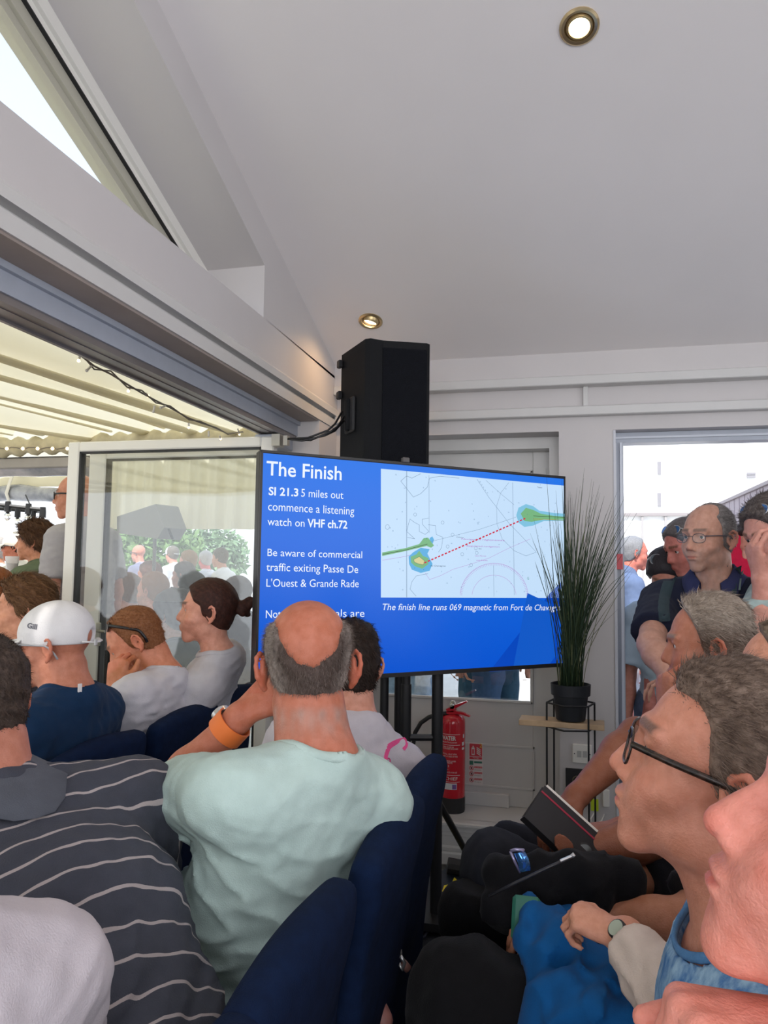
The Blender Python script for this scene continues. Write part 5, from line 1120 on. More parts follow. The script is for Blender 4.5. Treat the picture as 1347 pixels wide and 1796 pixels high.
def strap(root, c, ax, r, w, m, name, th=.003):
    R = frame(ax, (0, 0, 1) if abs(ax[2]) < .8*np.linalg.norm(ax) else (1, 0, 0)); mb = MB()
    mb.lathe([(r, -w/2), (r+th, -w/2), (r+th, w/2), (r, w/2), (r, -w/2)], c, 28, R=R) ; mb.f = mb.f[:-2]
    return mb.obj(name, m, root, smooth='auto'), R
def watch(p, sd, r, w, m, face=None, dial=None, dirv=(0, 0, 1), t=.10, dw=.019):
    a, e, wr = p['arm'][sd]; ax = wr-e; ax /= np.linalg.norm(ax); c = wr-ax*t*.3; o, R = strap(p['root'], c, ax, r, w, m, 'watch_strap')
    if face:
        dv = np.array(dirv, float); dv -= dv @ ax*ax; dv /= np.linalg.norm(dv); q = c+dv*(r+.001); Rf = frame(dv, ax)
        MB().lathe([(dw, -.004), (dw, .006), (dw*.85, .008)], q, 24, R=Rf).obj('watch_case', face, p['root'], smooth='auto')
        if dial: MB().lathe([(dw*.82, .0082), (.0005, .0086)], q, 20, R=Rf).obj('watch_dial', dial, p['root'])
watch(p1, -1, .036, .034, mat('orange_strap', (.85, .20, .04), rough=.55), mat('silver_case', (.6, .6, .6), rough=.3, metal=.8), None, (-.9, .3, .3), t=.10)
# dark haired man, pink print t-shirt
p12 = person('dark-haired man seen from behind in a white t-shirt with pink print', P(611, 1176, 2.14), yaw=38, nod=6, s=1.03, skin=(222, 160, 138), torso=dict(yaw=46, pel=(-.60, 1.86, .58), legyaw=85), build=1.08, neckr=.060,
    hair=dict(col=(34, 26, 22), col2=(62, 46, 38), t=.009, line='low', top=.006, n=5000, len=.018, lift=.25, comb=(.3, -.4, -.5), w=.0009, rough=.35, nf=80), arms={},
    shirt=dict(col=(205, 200, 208), wr=.004, neck=.070, seed=8), fine=.0045, coarse=.009, redden=.2)
# pink flourish printed on the back, laid on the shirt surface
def on_surface(objn, root, pts, w, m, name, d0=.5):
    from mathutils.bvhtree import BVHTree
    ob = [c for c in root.children if c.name.startswith(objn)][0]; bv = BVHTree.FromPolygons([v.co[:] for v in ob.data.vertices], [p.vertices[:] for p in ob.data.polygons])
    P3 = []
    for x, y in pts:
        r = Vector(ray(x, y)).normalized(); h = bv.ray_cast(Vector(CC)+r*d0, r)
        if h[0] is not None: P3.append(np.array(h[0])-np.array(r)*.0015)
    mb = MB(); V = []
    for i, p in enumerate(P3):
        d = (P3[min(i+1, len(P3)-1)]-P3[max(i-1, 0)]); d /= np.linalg.norm(d)+1e-9; n_ = np.cross(d, (CC-p)/np.linalg.norm(CC-p)); wi = w[i] if hasattr(w, '__len__') else w; V += [p-n_*wi, p+n_*wi]
    if len(P3) > 1: mb.add(V, [(2*i, 2*i+1, 2*i+3, 2*i+2) for i in range(len(P3)-1)]); mb.obj(name, m, root, smooth=True)
PK = fabric('pink_print', (.80, .10, .30))
def arc(pts, n=26):
    pts = np.array(pts, float); t = np.linspace(0, len(pts)-1, n); i = np.minimum(t.astype(int), len(pts)-2); f = (t-i)[:, None]
    p0 = pts[np.maximum(i-1, 0)]; p1 = pts[i]; p2 = pts[i+1]; p3 = pts[np.minimum(i+2, len(pts)-1)]
    return .5*((2*p1)+(-p0+p2)*f+(2*p0-5*p1+4*p2-p3)*f*f+(-p0+3*p1-3*p2+p3)*f**3)
q = arc([(667, 1352), (676, 1340), (674, 1330), (680, 1312), (694, 1302), (708, 1296), (712, 1306), (707, 1314)]); on_surface('shirt', p12['root'], q, list(.005+.007*np.sin(np.linspace(0, PI, len(q)))**2+.004*(np.arange(len(q)) > 20)), PK, 'pink_print')
q = arc([(668, 1340), (680, 1345), (684, 1334), (680, 1330), (675, 1340)]); on_surface('shirt', p12['root'], q, .0022, PK, 'pink_print')
q = arc([(664, 1392), (680, 1389), (698, 1384), (712, 1376)]); on_surface('shirt', p12['root'], q, list(.004+.006*np.abs(np.sin(np.linspace(0, 7, len(q))))), PK, 'pink_print')
# striped polo man
def stripe_mat(name, base, line, width, noise=.1):
    m = fabric(name, base, noise=noise, bump=.6); n = m.node_tree; b = n.nodes['Principled BSDF']; src = b.inputs['Base Color'].links[0].from_socket
    a = n.nodes.new('ShaderNodeAttribute'); a.attribute_name = 'col'; sp_ = n.nodes.new('ShaderNodeSeparateColor'); n.links.new(a.outputs['Color'], sp_.inputs[0])
    def mth(op, x, y=None):
        k = n.nodes.new('ShaderNodeMath'); k.operation = op; n.links.new(x, k.inputs[0])
        if y is not None: k.inputs[1].default_value = y
        return k.outputs[0]
    f = mth('ABSOLUTE', mth('SUBTRACT', mth('FRACT', sp_.outputs[0]), .5)); g = mth('LESS_THAN', f, width)
    mx = n.nodes.new('ShaderNodeMix'); mx.data_type = 'RGBA'; n.links.new(g, mx.inputs['Factor']); n.links.new(src, mx.inputs['A']); mx.inputs['B'].default_value = tuple(line)+(1,); n.links.new(mx.outputs['Result'], b.inputs['Base Color']); return m
def stripe_u(pitch, kx=0, ky=.1, off=0):
    def f(V, l, c, L):
        u = (l[:, 2]+ky*l[:, 1]+kx*l[:, 0]+.006*wave(l[:, 0], l[:, 1], l[:, 2], 9, 2)+off)/pitch+20; return np.stack([u, u, u], 1)
    return f
STR = stripe_mat('striped_knit', srgb(74, 77, 88), srgb(182, 172, 172), .055)
p2 = person('man in a dark grey polo with thin pale stripes at the left edge', P(-50, 1250, 1.27), yaw=80, nod=12, s=1.0, skin=(206, 138, 116), torso=dict(yaw=66, pel=(-.50, .90, .58), legyaw=88, ar=1.25), build=1.36, neckr=.068,
    hair=dict(col=(62, 52, 48), col2=(96, 80, 70), t=.008, line='normal', n=9000, len=.010, lift=.7, w=.00045, rough=.3, nf=150), arms={},
    shirt=dict(col=(72, 74, 84), sleeve=.86, wr=.0045, neck=.078, seed=14, collar=True, ccol=(96, 100, 110), cw=1.35, th=.013, drag=.004, mat=STR, paint=stripe_u(.045, ky=.62)), fine=.0035, coarse=.0065)
# person in white, bottom left
p3 = person('person in a plain white shirt at the bottom left corner, only the shoulder showing', P(-265, 1375, .72), yaw=95, nod=10, s=1.0, torso=dict(yaw=80, pel=(-.60, .52, .58), legyaw=90), build=1.1, hair=dict(col=(90, 80, 70), t=.010), shirt=dict(col=(214, 206, 212), wr=.004, neck=.072, seed=3, sleeve=.95), fine=.006, coarse=.008)
# white cap man
p4 = person('man in a white cap and navy t-shirt with sunglasses, looking left', P(100, 1138, 2.13), yaw=102, nod=2, s=.97, skin=(200, 134, 110), torso=dict(yaw=92, pel=(-1.50, 1.86, .58), legyaw=90), build=1.05, neckr=.062, neck=(0, -.03, -.125),
    hair=None, shirt=dict(col=(22, 50, 82), neck=.074, seed=21, wr=.004), glasses=dict(r=.0016, w=.024, h=.015, mat=mat('grey_arm', (.35, .35, .37), rough=.3), lens=mat('dark_lens', (.02, .02, .025), rough=.08)), fine=.0045, coarse=.009)
def cap(p, m, label_text=None):
    H, R, s = p['H'], p['Rh'], p['s']; F = Field(H-.26, H+.26, .0045)
    F.add(xf([E((0, -.006, .048), (.084, .103, .094)), E((0, .03, .045), (.077, .075, .07), .03)], R, H, s))
    L_ = F.local(R, H); x, y, z = [v/s for v in L_]
    F.F = np.maximum(F.F, (.016+.10*(-y-.02)*(y < -.02)*0-z-.12*np.minimum(y+.02, 0)*0-(.012*np.cos(x*20)*0)).astype(np.float32))
    F.F = np.maximum(F.F, (-(np.sqrt(x*x*1.1+(y+.125)**2*.9+(z-.03)**2)-.034)).astype(np.float32))
    F.F += (.0011*np.cos(np.arctan2(x, y+.012)*6)*sst(.02, .12, z)).astype(np.float32)
    V, Q = F.mesh(1); c = mobj('cap', V, Q, m, p['root'])
    G = []
    for i in range(13):
        a = -1.05+2.1*i/12; row = []
        for j in range(6): t = j/5; rx = .080+.0*t; row.append(H+R @ (np.array([math.sin(a)*(rx+.006*t), .055+math.cos(a)*(.045+.072*t)-.018*(1-math.cos(a)), .036-.014*t-.022*math.sin(a)**2*t])*s))
        G.append(row)
    G = np.array(G); mb = MB(); mb.grid(G); mb.grid((G-R[:, 2]*.003)[:, ::-1]); mb.obj('brim', m, c, smooth=True)
    mb = MB(); mb.tube([H+R @ (np.array(q)*s) for q in ((-.052, -.098, .024), (-.03, -.116, .020), (0, -.122, .019), (.03, -.116, .020), (.052, -.098, .024))], .008*s, 8, flat=.35); mb.obj('cap_strap', m, c, smooth=True)
    mb = MB(); mb.box(H+R @ (np.array([-.022, -.124, .019])*s), (.016, .006, .018), R=R, bev=.002); mb.obj('buckle', mat('grey_plastic', (.5, .5, .5), rough=.3), c)
    return c
CAPW = fabric('cap_white', srgb(222, 220, 222), noise=.04)
cp4 = cap(p4, CAPW)
# lettering on the side of the cap
def on_obj_text(s_, obj_, x0, y0, x1, y1, h, m, par, bold=0, lift=.002):
    from mathutils.bvhtree import BVHTree
    bv = BVHTree.FromPolygons([v.co[:] for v in obj_.data.vertices], [p.vertices[:] for p in obj_.data.polygons])
    t = text(s_, m, None, (0, 0, 0), (1, 0, 0), (0, 1, 0), 1.0, 1.0, bold); me = t.data; V = np.empty(len(me.vertices)*3, np.float32); me.vertices.foreach_get('co', V); V = V.reshape(-1, 3)
    dx, dy = x1-x0, y1-y0; L_ = math.hypot(dx, dy); nx, ny = dy/L_, -dx/L_
    out = []
    for v in V:
        x = x0+dx*v[0]+nx*h*v[1]; y = y0+dy*v[0]+ny*h*v[1]; r = Vector(ray(x, y)).normalized(); hh = bv.ray_cast(Vector(CC), r); out.append(np.array(hh[0])-np.array(r)*lift if hh[0] is not None else P(x, y, 2.0))
    me.vertices.foreach_set('co', np.array(out, np.float32).ravel()); me.update(); t.parent = par
on_obj_text('Gill', cp4, 47, 1101, 64, 1104, 9, mat('cap_print', (.12, .12, .15), rough=.6), cp4, .03)
MB().box(P(140, 1208, 2.06), (.012, .003, .028), R=rot(60), bev=.001).obj('print_mark', WT, p4['root'])
# sunglasses-on-head man
p5 = person('sandy-haired man in a white long sleeved top with sunglasses pushed up, head bowed', P(243, 1128, 2.66), yaw=114, nod=32, s=.99, skin=(222, 150, 122), torso=dict(yaw=90, pel=(-1.46, 2.33, .58), legyaw=90), build=1.05, neckr=.060, beard=.7, beardcol=(176, 112, 70), neck=(0, -.06, -.14),
    hair=dict(col=(134, 88, 60), col2=(160, 110, 78), t=.006, line='high', n=5000, len=.010, lift=.7, w=.0006, rough=.3, nf=150), arms={-1: dict(el=P(222, 1335, 2.45), wr=P(200, 1215, 2.5), hd=(0, .2, 1), fine=True, curl=(.9, .9, .9, .9)), 1: dict(el=P(205, 1330, 2.75))},
    shirt=dict(col=(212, 210, 218), sleeve=1.9, wr=.006, neck=.072, seed=31), glasses=dict(pitch=38, off=(0, -.022, .030), r=.0022, tr=1.6, w=.026, h=.016, mat=mat('black_frame', (.01, .01, .012), rough=.3), lens=mat('dark_lens', (.02, .02, .025))), fine=.005, coarse=.0095)
# woman with a bun
rb = np.random.default_rng(9); bun = [E((0, -.128, .030), (.030, .030, .028), .01)]+[E(np.array([0, -.132, .030])+rb.normal(size=3)*np.array([.016, .014, .014]), (.014, .014, .012), .006) for _ in range(16)]+[K((0, -.10, .03), (0, -.12, .03), .018, .016, .01)]
p6 = person('woman with a dark brown bun and grey-white top, looking left in profile', P(366, 1077, 2.80), yaw=114, nod=-2, s=.97, skin=(226, 164, 142), torso=dict(yaw=96, pel=(-1.50, 2.72, .58), legyaw=90, ar=.82), build=.88, neckr=.047, brow=(70, 45, 35), head=dict(jaw=.85, nose=.95), lips=None,
    hair=dict(col=(48, 28, 24), col2=(84, 50, 40), t=.012, line='normal', extra=bun, n=2500, len=.014, lift=.15, comb=(0, -1, -.1), w=.0005, rough=.12, nf=120), arms={},
    shirt=dict(col=(204, 202, 208), neck=.062, seed=41, wr=.003, sleeve=.9), fine=.0045, coarse=.0095)
# left background audience
p7 = person('brown-haired man beyond the white cap, only the top of the head showing', P(44, 1075, 3.0), yaw=120, nod=0, s=1.04, skin=(220, 158, 130), torso=dict(yaw=85), hair=dict(col=(86, 58, 40), col2=(132, 96, 66), t=.018, line='normal', top=.008, n=3500, len=.03, lift=.25, comb=(0, -.7, -.4), w=.0012, rough=.3, nf=90), shirt=dict(col=(60, 62, 70)), fine=.006, coarse=.014)
p11 = person('reddish-haired person at the far left edge beyond the white cap', P(-12, 1048, 3.5), yaw=80, s=.97, skin=(222, 140, 100), torso=dict(yaw=85), hair=dict(col=(110, 60, 34), col2=(150, 90, 50), t=.02, line='low'), shirt=dict(col=(70, 60, 60)), fine=.008, coarse=.016)
p8 = person('young man with thick brown hair in an olive green t-shirt holding a cup', P(60, 953, 4.95), yaw=114, nod=2, s=1.0, skin=(214, 150, 120), legs='stand', torso=dict(yaw=80), build=.9, floor=-.04,
    hair=dict(col=(66, 42, 30), col2=(104, 72, 48), t=.024, line='low', top=.012, back=.006, n=3000, len=.035, lift=.2, comb=(0, -.3, -.6), w=.0016, rough=.25, nf=80), arms={-1: dict(el=P(60, 1060, 4.8), wr=P(38, 1012, 4.8), hd=(-1, .1, .2), curl=(.5, .6, .6, .7))}, shirt=dict(col=(104, 116, 92)), fine=.008, coarse=.015)
cpc = P(21, 992, 4.8); cup = thing('plastic_cup', 'clear plastic cup of drink held up at the left edge', 'cup', cpc+np.array([0, 0, -.06]))
MB().lathe([(.030, -.06), (.042, .06), (.0405, .06), (.029, -.057)], cpc, 20).obj('cup', mat('clear_plastic', (.95, .93, .92), rough=.25, trans=.75), cup, smooth='auto')
MB().lathe([(.029, -.055), (.036, .015)], cpc, 20).obj('drink', mat('drink', (.85, .72, .66), rough=.2, trans=.3), cup, smooth='auto')
p9 = person('tall standing bald man in black glasses and grey shirt beside the open glass door', P(134, 874, 4.25), yaw=116, nod=2, s=1.06, skin=(206, 144, 120), legs='stand', torso=dict(yaw=82, zp=1.08), build=1.1, glasses=dict(r=.0024, w=.021, h=.020, mat=mat('black_frame', (.01, .01, .012))), hair=None, shirt=dict(col=(170, 166, 170), seed=5), fine=.006, coarse=.013, floor=-.04)
p10 = person('person in a cream polo and white cap in the marquee crowd', P(29, 962, 6.2), yaw=110, s=1.0, skin=(210, 130, 105), legs='stand', torso=dict(yaw=80), hair=dict(col=(60, 45, 35), t=.010), shirt=dict(col=(232, 226, 210)), fine=.010, coarse=.02, glasses=dict(r=.002, w=.024, h=.016, lens=mat('dark_lens', (.02, .02, .025))), floor=-.04)
cap(p10, fabric('cap_cream', srgb(236, 226, 214), noise=.03))
p10b = person('white-shirted person cut off by the far left edge of the marquee crowd', P(-9, 968, 6.6), yaw=95, s=1.0, legs='stand', torso=dict(yaw=90), hair=dict(col=(190, 186, 186), t=.012), shirt=dict(col=(226, 224, 220)), fine=.011, coarse=.02, floor=-.04)
BG = [(243, 972, 11.0, 80, (226, 150, 130), None, (196, 190, 214), 'bald man in glasses and lilac shirt beyond the bush, seen through the glass door'),
      (302, 974, 11.5, 70, (214, 150, 130), (120, 110, 100), (220, 218, 222), 'man in a pale cap and white shirt seen through the glass door'),
      (190, 985, 9.5, 100, (200, 140, 120), (60, 45, 38), (60, 150, 190), 'person in a turquoise top at the left of the glass door view'),
      (330, 986, 9.0, 90, (210, 150, 130), (150, 120, 90), (70, 160, 190), 'person in a bright blue top right of centre in the glass door view'),
      (360, 984, 10.5, 60, (226, 130, 120), (200, 190, 180), (236, 232, 232), 'red-faced person in white seen through the glass door'),
      (386, 980, 9.8, 85, (206, 150, 120), (96, 80, 50), (236, 232, 226), 'person with olive-brown hair in white beside the right-hand bush')]
for x, y, d, yw, sk_, hc_, sc_, lab in BG:
    pb_ = person(lab, P(x, y, d), yaw=yw, s=1.05, skin=sk_, legs='stand', torso=dict(yaw=yw), hair=dict(col=hc_, t=.014) if hc_ else None, shirt=dict(col=sc_), fine=.014, coarse=.026, floor=-.04, glasses=dict(r=.003, w=.024, h=.018) if hc_ is None else None)
    if 'cap' in lab: cap(pb_, CAPW)
SB_ = [(222, 1042, 5.2, 84, (200, 138, 112), dict(col=(110, 82, 60), t=.018), (96, 90, 84), 'man with wavy brown hair and glasses mirrored in the glass door, built behind it', 1),
       (268, 1040, 4.9, 84, (212, 142, 112), dict(col=(150, 104, 70), t=.010, line='high'), (206, 200, 192), 'sandy bearded man with glasses on his head mirrored in the glass door, built behind it', 0),
       (303, 1082, 4.0, 80, (206, 150, 130), dict(col=(40, 28, 26), t=.022, line='low', back=.015), (34, 42, 40), 'woman in large sunglasses and a dark top mirrored in the glass door, built behind it', 2),
       (336, 1040, 5.0, 70, (196, 132, 108), dict(col=(38, 30, 28), t=.014), (36, 40, 52), 'dark-haired man in a dark shirt mirrored in the glass door, built behind it', 0),
       (415, 1045, 5.4, 90, (206, 140, 116), dict(col=(60, 44, 36), t=.014), (60, 56, 60), 'person in dark grey mirrored in the right end of the glass door, built behind it', 0),
       (188, 1015, 6.3, 90, (170, 110, 90), dict(col=(90, 50, 40), t=.014), (70, 50, 50), 'man in maroon mirrored far back in the left of the glass door, built behind it', 0),
       (262, 1012, 6.6, 90, (180, 120, 96), dict(col=(96, 60, 46), t=.014), (50, 56, 64), 'person in slate blue mirrored far back in the middle of the glass door, built behind it', 0),
       (322, 1012, 6.9, 90, (180, 120, 96), dict(col=(70, 56, 46), t=.014), (52, 62, 58), 'person in dark green mirrored far back in the glass door, built behind it', 0)]
for x, y, d, yw, sk_, hh_, sc_, lab, gk in SB_:  # seated crowd mirrored in the door glass, built as solid people behind it
    g_ = None if not gk else dict(r=.002, w=.024 if gk == 1 else .030, h=.014 if gk == 1 else .022, lens=mat('dark_lens', (.02, .02, .025)), mat=mat('black_frame', (.01, .01, .012)))
    person(lab, P(x, y, d), yaw=yw, s=1.03, skin=sk_, torso=dict(yaw=yw), hair=hh_, shirt=dict(col=sc_), fine=.008, coarse=.018, glasses=g_, beard=.6 if 'bearded' in lab else 0, beardcol=(150, 110, 80))
# ---------------------------------------------------------------- people on the right
# man with tortoiseshell glasses, blue mottled vest
def ip(p, x, y, z): return p['H']+p['Rh'] @ (np.array([x, y, z])*p['s'])
TORT = mat('tortoiseshell', (.05, .028, .02), rough=.25, noise=.6, nscale=120, col2=(.01, .008, .006))
MOT = mat('mottled_blue', srgb(70, 120, 178), rough=.9, noise=1, nscale=38, col2=srgb(160, 196, 222), bump=.5, bscale=400, spec=.2)
nn = [k for k in MOT.node_tree.nodes if k.type == 'TEX_NOISE'][0]; mpn = MOT.node_tree.nodes.new('ShaderNodeMapping'); mpn.inputs['Scale'].default_value = (2.2, 2.2, .7); mpn.inputs['Rotation'].default_value = (.3, .2, 0); tl_ = nn.inputs['Vector'].links[0].from_socket; MOT.node_tree.links.new(tl_, mpn.inputs[0]); MOT.node_tree.links.new(mpn.outputs[0], nn.inputs['Vector'])
p13 = person('man in tortoiseshell glasses and a mottled blue vest, large profile at the right', P(1270, 1374, .885), yaw=80, nod=-15, s=1.06, skin=(220, 154, 130), torso=dict(yaw=86, pel=(.29, 1.02, .58), legyaw=90, ar=1.05), build=1.06, neckr=.056, neck=(0, -.030, -.148), brow=(110, 90, 80), redden=.3, head=dict(nose=1.12),
    hair=dict(col=(150, 130, 116), col2=(78, 62, 54), t=.009, line='normal', rec=.035, top=.006, n=14000, len=.016, lift=.35, comb=(0, -.8, -.25), w=.00045, rough=.25, nf=150, soft=.03), arms={-1: dict(el=P(1205, 2000, .80), wr=P(1000, 2060, .95))},
    shirt=dict(col=(90, 140, 190), mat=MOT, sleeve=.15, tank=True, rib=.0035, neck=.082, seed=51, wr=.003), glasses=dict(r=.0017, w=.025, h=.019, mat=TORT, tr=1.5), fine=.003, coarse=.007, shoes=True)
# man at the far right edge, chin on hand
p14 = person('man at the right edge whose nose and chin rest above his clenched hand', P(1588, 1556, .50), yaw=84, nod=-24, s=1.02, skin=(230, 152, 136), torso=dict(yaw=86, pel=(.42, .60, .58), legyaw=90), build=1.0, neck=(0, -.07, -.16), head=dict(nose=1.2), redden=.55,
    hair=dict(col=(120, 110, 100), col2=(150, 140, 130), t=.010, line='high'), arms={-1: dict(el=P(1560, 2250, .50), wr=P(1490, 1835, .50), hd=P(1225, 1800, .50)-P(1490, 1835, .50), hn=(0, 0, 1), fine=True, curl=(1.15, 1.15, 1.15, 1.15), thumb=(20, 20)), 1: dict()},
    shirt=dict(col=(120, 140, 170), sleeve=.7), fine=.003, coarse=.008)
# person in the cream cardigan, forehead showing above
CREAM = fabric('cream_knit', srgb(222, 206, 194))
p17 = person('person in a cream cardigan, forehead just visible behind the tortoiseshell glasses man', P(1393, 1212, 1.42), yaw=82, nod=0, s=1.0, skin=(226, 164, 138), torso=dict(yaw=84, pel=(.34, 1.44, .58), legyaw=90, legs={-1: P(812, 1760, 1.28), 1: P(870, 1775, 1.5)}), build=.95,
    hair=dict(col=(150, 134, 116), col2=(110, 92, 78), t=.014, line='high', n=3000, len=.03, lift=.2, comb=(0, -.8, -.2), w=.0008), arms={-1: dict(el=P(1205, 1790, 1.0), wr=P(1098, 1645, 1.15), hd=P(1035, 1615, 1.18)-P(1098, 1645, 1.15), hn=(0, -.3, 1), fine=True, hs=.74, curl=(.9, 1.0, 1.0, 1.0)), 1: dict()},
    shirt=dict(col=(222, 206, 194), sleeve=1.80, seed=61, wr=.004, neck=.075), trousers=dict(col=(12, 12, 15), th=.030), fine=.004, coarse=.009)
watch(p17, -1, .0255, .018, mat('black_strap', (.015, .015, .018), rough=.5), mat('black_strap', (.01, .01, .01)), mat('dial_pale', (.45, .52, .42), rough=.15), (-.1, -.95, .35), t=.02, dw=.015)
# person in black between
p24 = person('person in a black t-shirt, only the tanned arms and green bracelet showing', P(1262, 1310, 1.62), yaw=84, nod=2, s=.98, skin=(180, 124, 98), torso=dict(yaw=86, pel=(.30, 1.72, .58), legyaw=90, legs={-1: P(840, 1600, 1.60), 1: P(860, 1590, 1.75)}), build=.95,
    hair=dict(col=(40, 30, 28), t=.012), arms={-1: dict(el=P(1190, 1625, 1.34), wr=P(1062, 1606, 1.40), hd=(-1, .1, .05), hn=(0, -.2, 1), fine=True, curl=(.5, .5, .5, .6)), 1: dict(el=P(1062, 1562, 1.58), wr=P(985, 1600, 1.45), hn=(0, -.3, 1))},
    shirt=dict(col=(22, 22, 28), seed=71), trousers=dict(col=(12, 12, 15)), fine=.0042, coarse=.010)
for i in range(7):
    a, e, w = p24['arm'][-1]; ax = (w-e)/np.linalg.norm(w-e); c = w-ax*(.000)
BRC = mat('green_bead', (.02, .12, .09), rough=.3)
a, e, w = p24['arm'][-1]; ax = (w-e)/np.linalg.norm(w-e); Rb_ = frame(ax, (0, 0, 1)); mb = MB()
for i in range(22):
    t = 2*PI*i/22; mb.lathe([(.0001, -.004), (.004, 0), (.0001, .004)], w-ax*.004+Rb_ @ np.array([.030*math.cos(t), .030*math.sin(t), 0]), 6)
mb.obj('bead_bracelet', BRC, p24['root'], smooth=True, kind='stuff')
# notebook man
NB = [P(958, 1372, 1.66), P(918, 1420, 1.60)]
p23 = person('tanned man in a teal-grey t-shirt and dark trousers holding a black notebook', P(1240, 1255, 1.98), yaw=86, nod=4, s=1.0, skin=(150, 96, 74), torso=dict(yaw=88, pel=(.32, 2.08, .58), legyaw=90, ar=1.08, legs={-1: P(868, 1520, 1.72), 1: P(900, 1500, 1.92)}), build=1.05,
    hair=dict(col=(40, 30, 26), t=.010), arms={-1: dict(el=P(1165, 1462, 1.62), wr=P(1010, 1496, 1.60), hd=P(955, 1455, 1.72)-P(1010, 1496, 1.60), hn=(-.25, -.9, -.2), fine=True, curl=(.7, .7, .7, .7), thumb=(10, 5)), 1: dict(el=P(1118, 1290, 1.95), wr=P(1012, 1396, 1.80), hn=(0, 0, 1))},
    shirt=dict(col=(48, 60, 70), seed=81, sleeve=.6), trousers=dict(col=(36, 38, 46)), fine=.0035, coarse=.010,
    extra=[K(P(992, 1486, 1.55), P(968, 1462, 1.520), .017, .014, .012), K(P(968, 1462, 1.520), P(954, 1438, 1.51), .0125, .011, .006), K(P(954, 1438, 1.51), P(946, 1416, 1.515), .011, .009, .003), K(P(985, 1480, 1.58), P(955, 1472, 1.60), .016, .012, .01), K(P(955, 1472, 1.60), P(944, 1452, 1.62), .012, .010, .004)])
watch(p23, -1, .031, .022, mat('black_strap', (.012, .012, .014)), mat('black_strap', (.01, .01, .01)), mat('watch_dark', (.03, .035, .035), rough=.15), (-.2, -.9, .2), t=.03)
# the notebook
n0, n1_, n2 = P(958, 1374, 1.64), P(918, 1420, 1.58), P(1060, 1466, 1.60); u = n2-n0; Lb = np.linalg.norm(u); u /= Lb; v = n1_-n0; v -= (v @ u)*u; Lv = np.linalg.norm(v); v /= Lv; Lv = .100; Lb = .19; wz = np.cross(u, v)
if wz @ (CC-n0) < 0: wz = -wz
Rn = np.stack([u, v, np.cross(u, v)], 1); cn = n0+u*Lb/2+v*Lv/2-wz*.012
nb = thing('notebook', 'black notebook with a thin red line held up in a tanned hand', 'notebook', cn)
CB = mat('notebook_cover', (.014, .013, .015), rough=.55)
for sg in (-1, 1): MB().box(cn+wz*sg*.009+v*(.002 if sg > 0 else -.004), (Lb, Lv-.004, .0025), R=Rn, bev=.001).obj('cover', CB, nb)
MB().box(cn-v*.0025, (Lb-.008, Lv+.001, .0150), R=Rn).obj('pages', mat('page_edges', (.72, .68, .62), rough=.8), nb)
MB().box(cn+v*(Lv/2-.0), (Lb, .003, .020), R=Rn).obj('spine', CB, nb)
MB().box(cn+wz*.0108-v*(Lv*.27), (Lb*.99, .004, .0012), R=Rn).obj('elastic', mat('red_elastic', (.35, .02, .05), rough=.6), nb)
# grey haired man, chin on hand
p16 = person('grey-haired man with tanned face resting his mouth on his hand, behind', P(1246, 1140, 1.95), yaw=84, nod=4, s=1.02, skin=(196, 132, 108), torso=dict(yaw=88, pel=(.38, 2.52, .58), neck=(.42, 2.2, 1.07) if 0 else None, legyaw=90) if 0 else dict(yaw=88, legyaw=90), build=1.05, brow=(150, 130, 115), redden=.4,
    hair=dict(col=(186, 172, 158), col2=(104, 84, 72), t=.010, line='high', top=.010, n=7000, len=.026, lift=.12, mess=.3, comb=(0, -.8, -.3), w=.0009, rough=.4, nf=70, grad=(2, .10, .02)), arms={-1: dict(el=P(1180, 1330, 1.9), wr=P(1172, 1265, 1.86), hd=P(1168, 1205, 1.88)-P(1172, 1265, 1.86), hn=(-.9, -.4, .1), fine=True, curl=(.9, .95, 1, 1))},
    shirt=dict(col=(60, 66, 84), seed=91), fine=.0042, coarse=.010)
# standing man in navy polo with backpack
p15 = person('standing man in glasses and navy polo with grey-green backpack straps in the doorway', P(1243, 948, 2.80), yaw=136, nod=4, tilt=-2, s=1.04, skin=(208, 160, 140), legs='stand', torso=dict(yaw=158, zp=.86, ar=1.1), build=1.18, neckr=.062, brow=(120, 100, 90), redden=.3, beard=.35, beardcol=(150, 130, 120), head=dict(fat=.004), floor=-.04,
    hair=dict(col=(150, 146, 144), col2=(90, 84, 82), t=.008, line='high', rec=.02, bald=[((0, .055, .12), .062, 1.0)], n=4000, len=.018, lift=.3, comb=(0, -.8, -.3), w=.0008, soft=.02), glasses=dict(r=.0011, w=.023, h=.016, mat=mat('dark_wire', (.06, .06, .08), rough=.3), lens=None),
    arms={1: dict(el=P(1142, 1130, 2.60), wr=P(1176, 1192, 2.42), hd=(.8, 0, 0), curl=(.6, .6, .6, .6)), -1: dict(el=P(1330, 1130, 2.7), wr=P(1225, 1195, 2.42), hd=(-1, 0, 0))},
    shirt=dict(col=(30, 34, 52), seed=101, collar=True, ccol=(52, 56, 92), open=.5, neck=.072, sleeve=.74, wr=.004), trousers=dict(col=(50, 60, 80)), fine=.0042, coarse=.011)
GS = fabric('strap_green', srgb(54, 70, 76)); GE = mat('strap_edge', srgb(96, 112, 112), rough=.7)
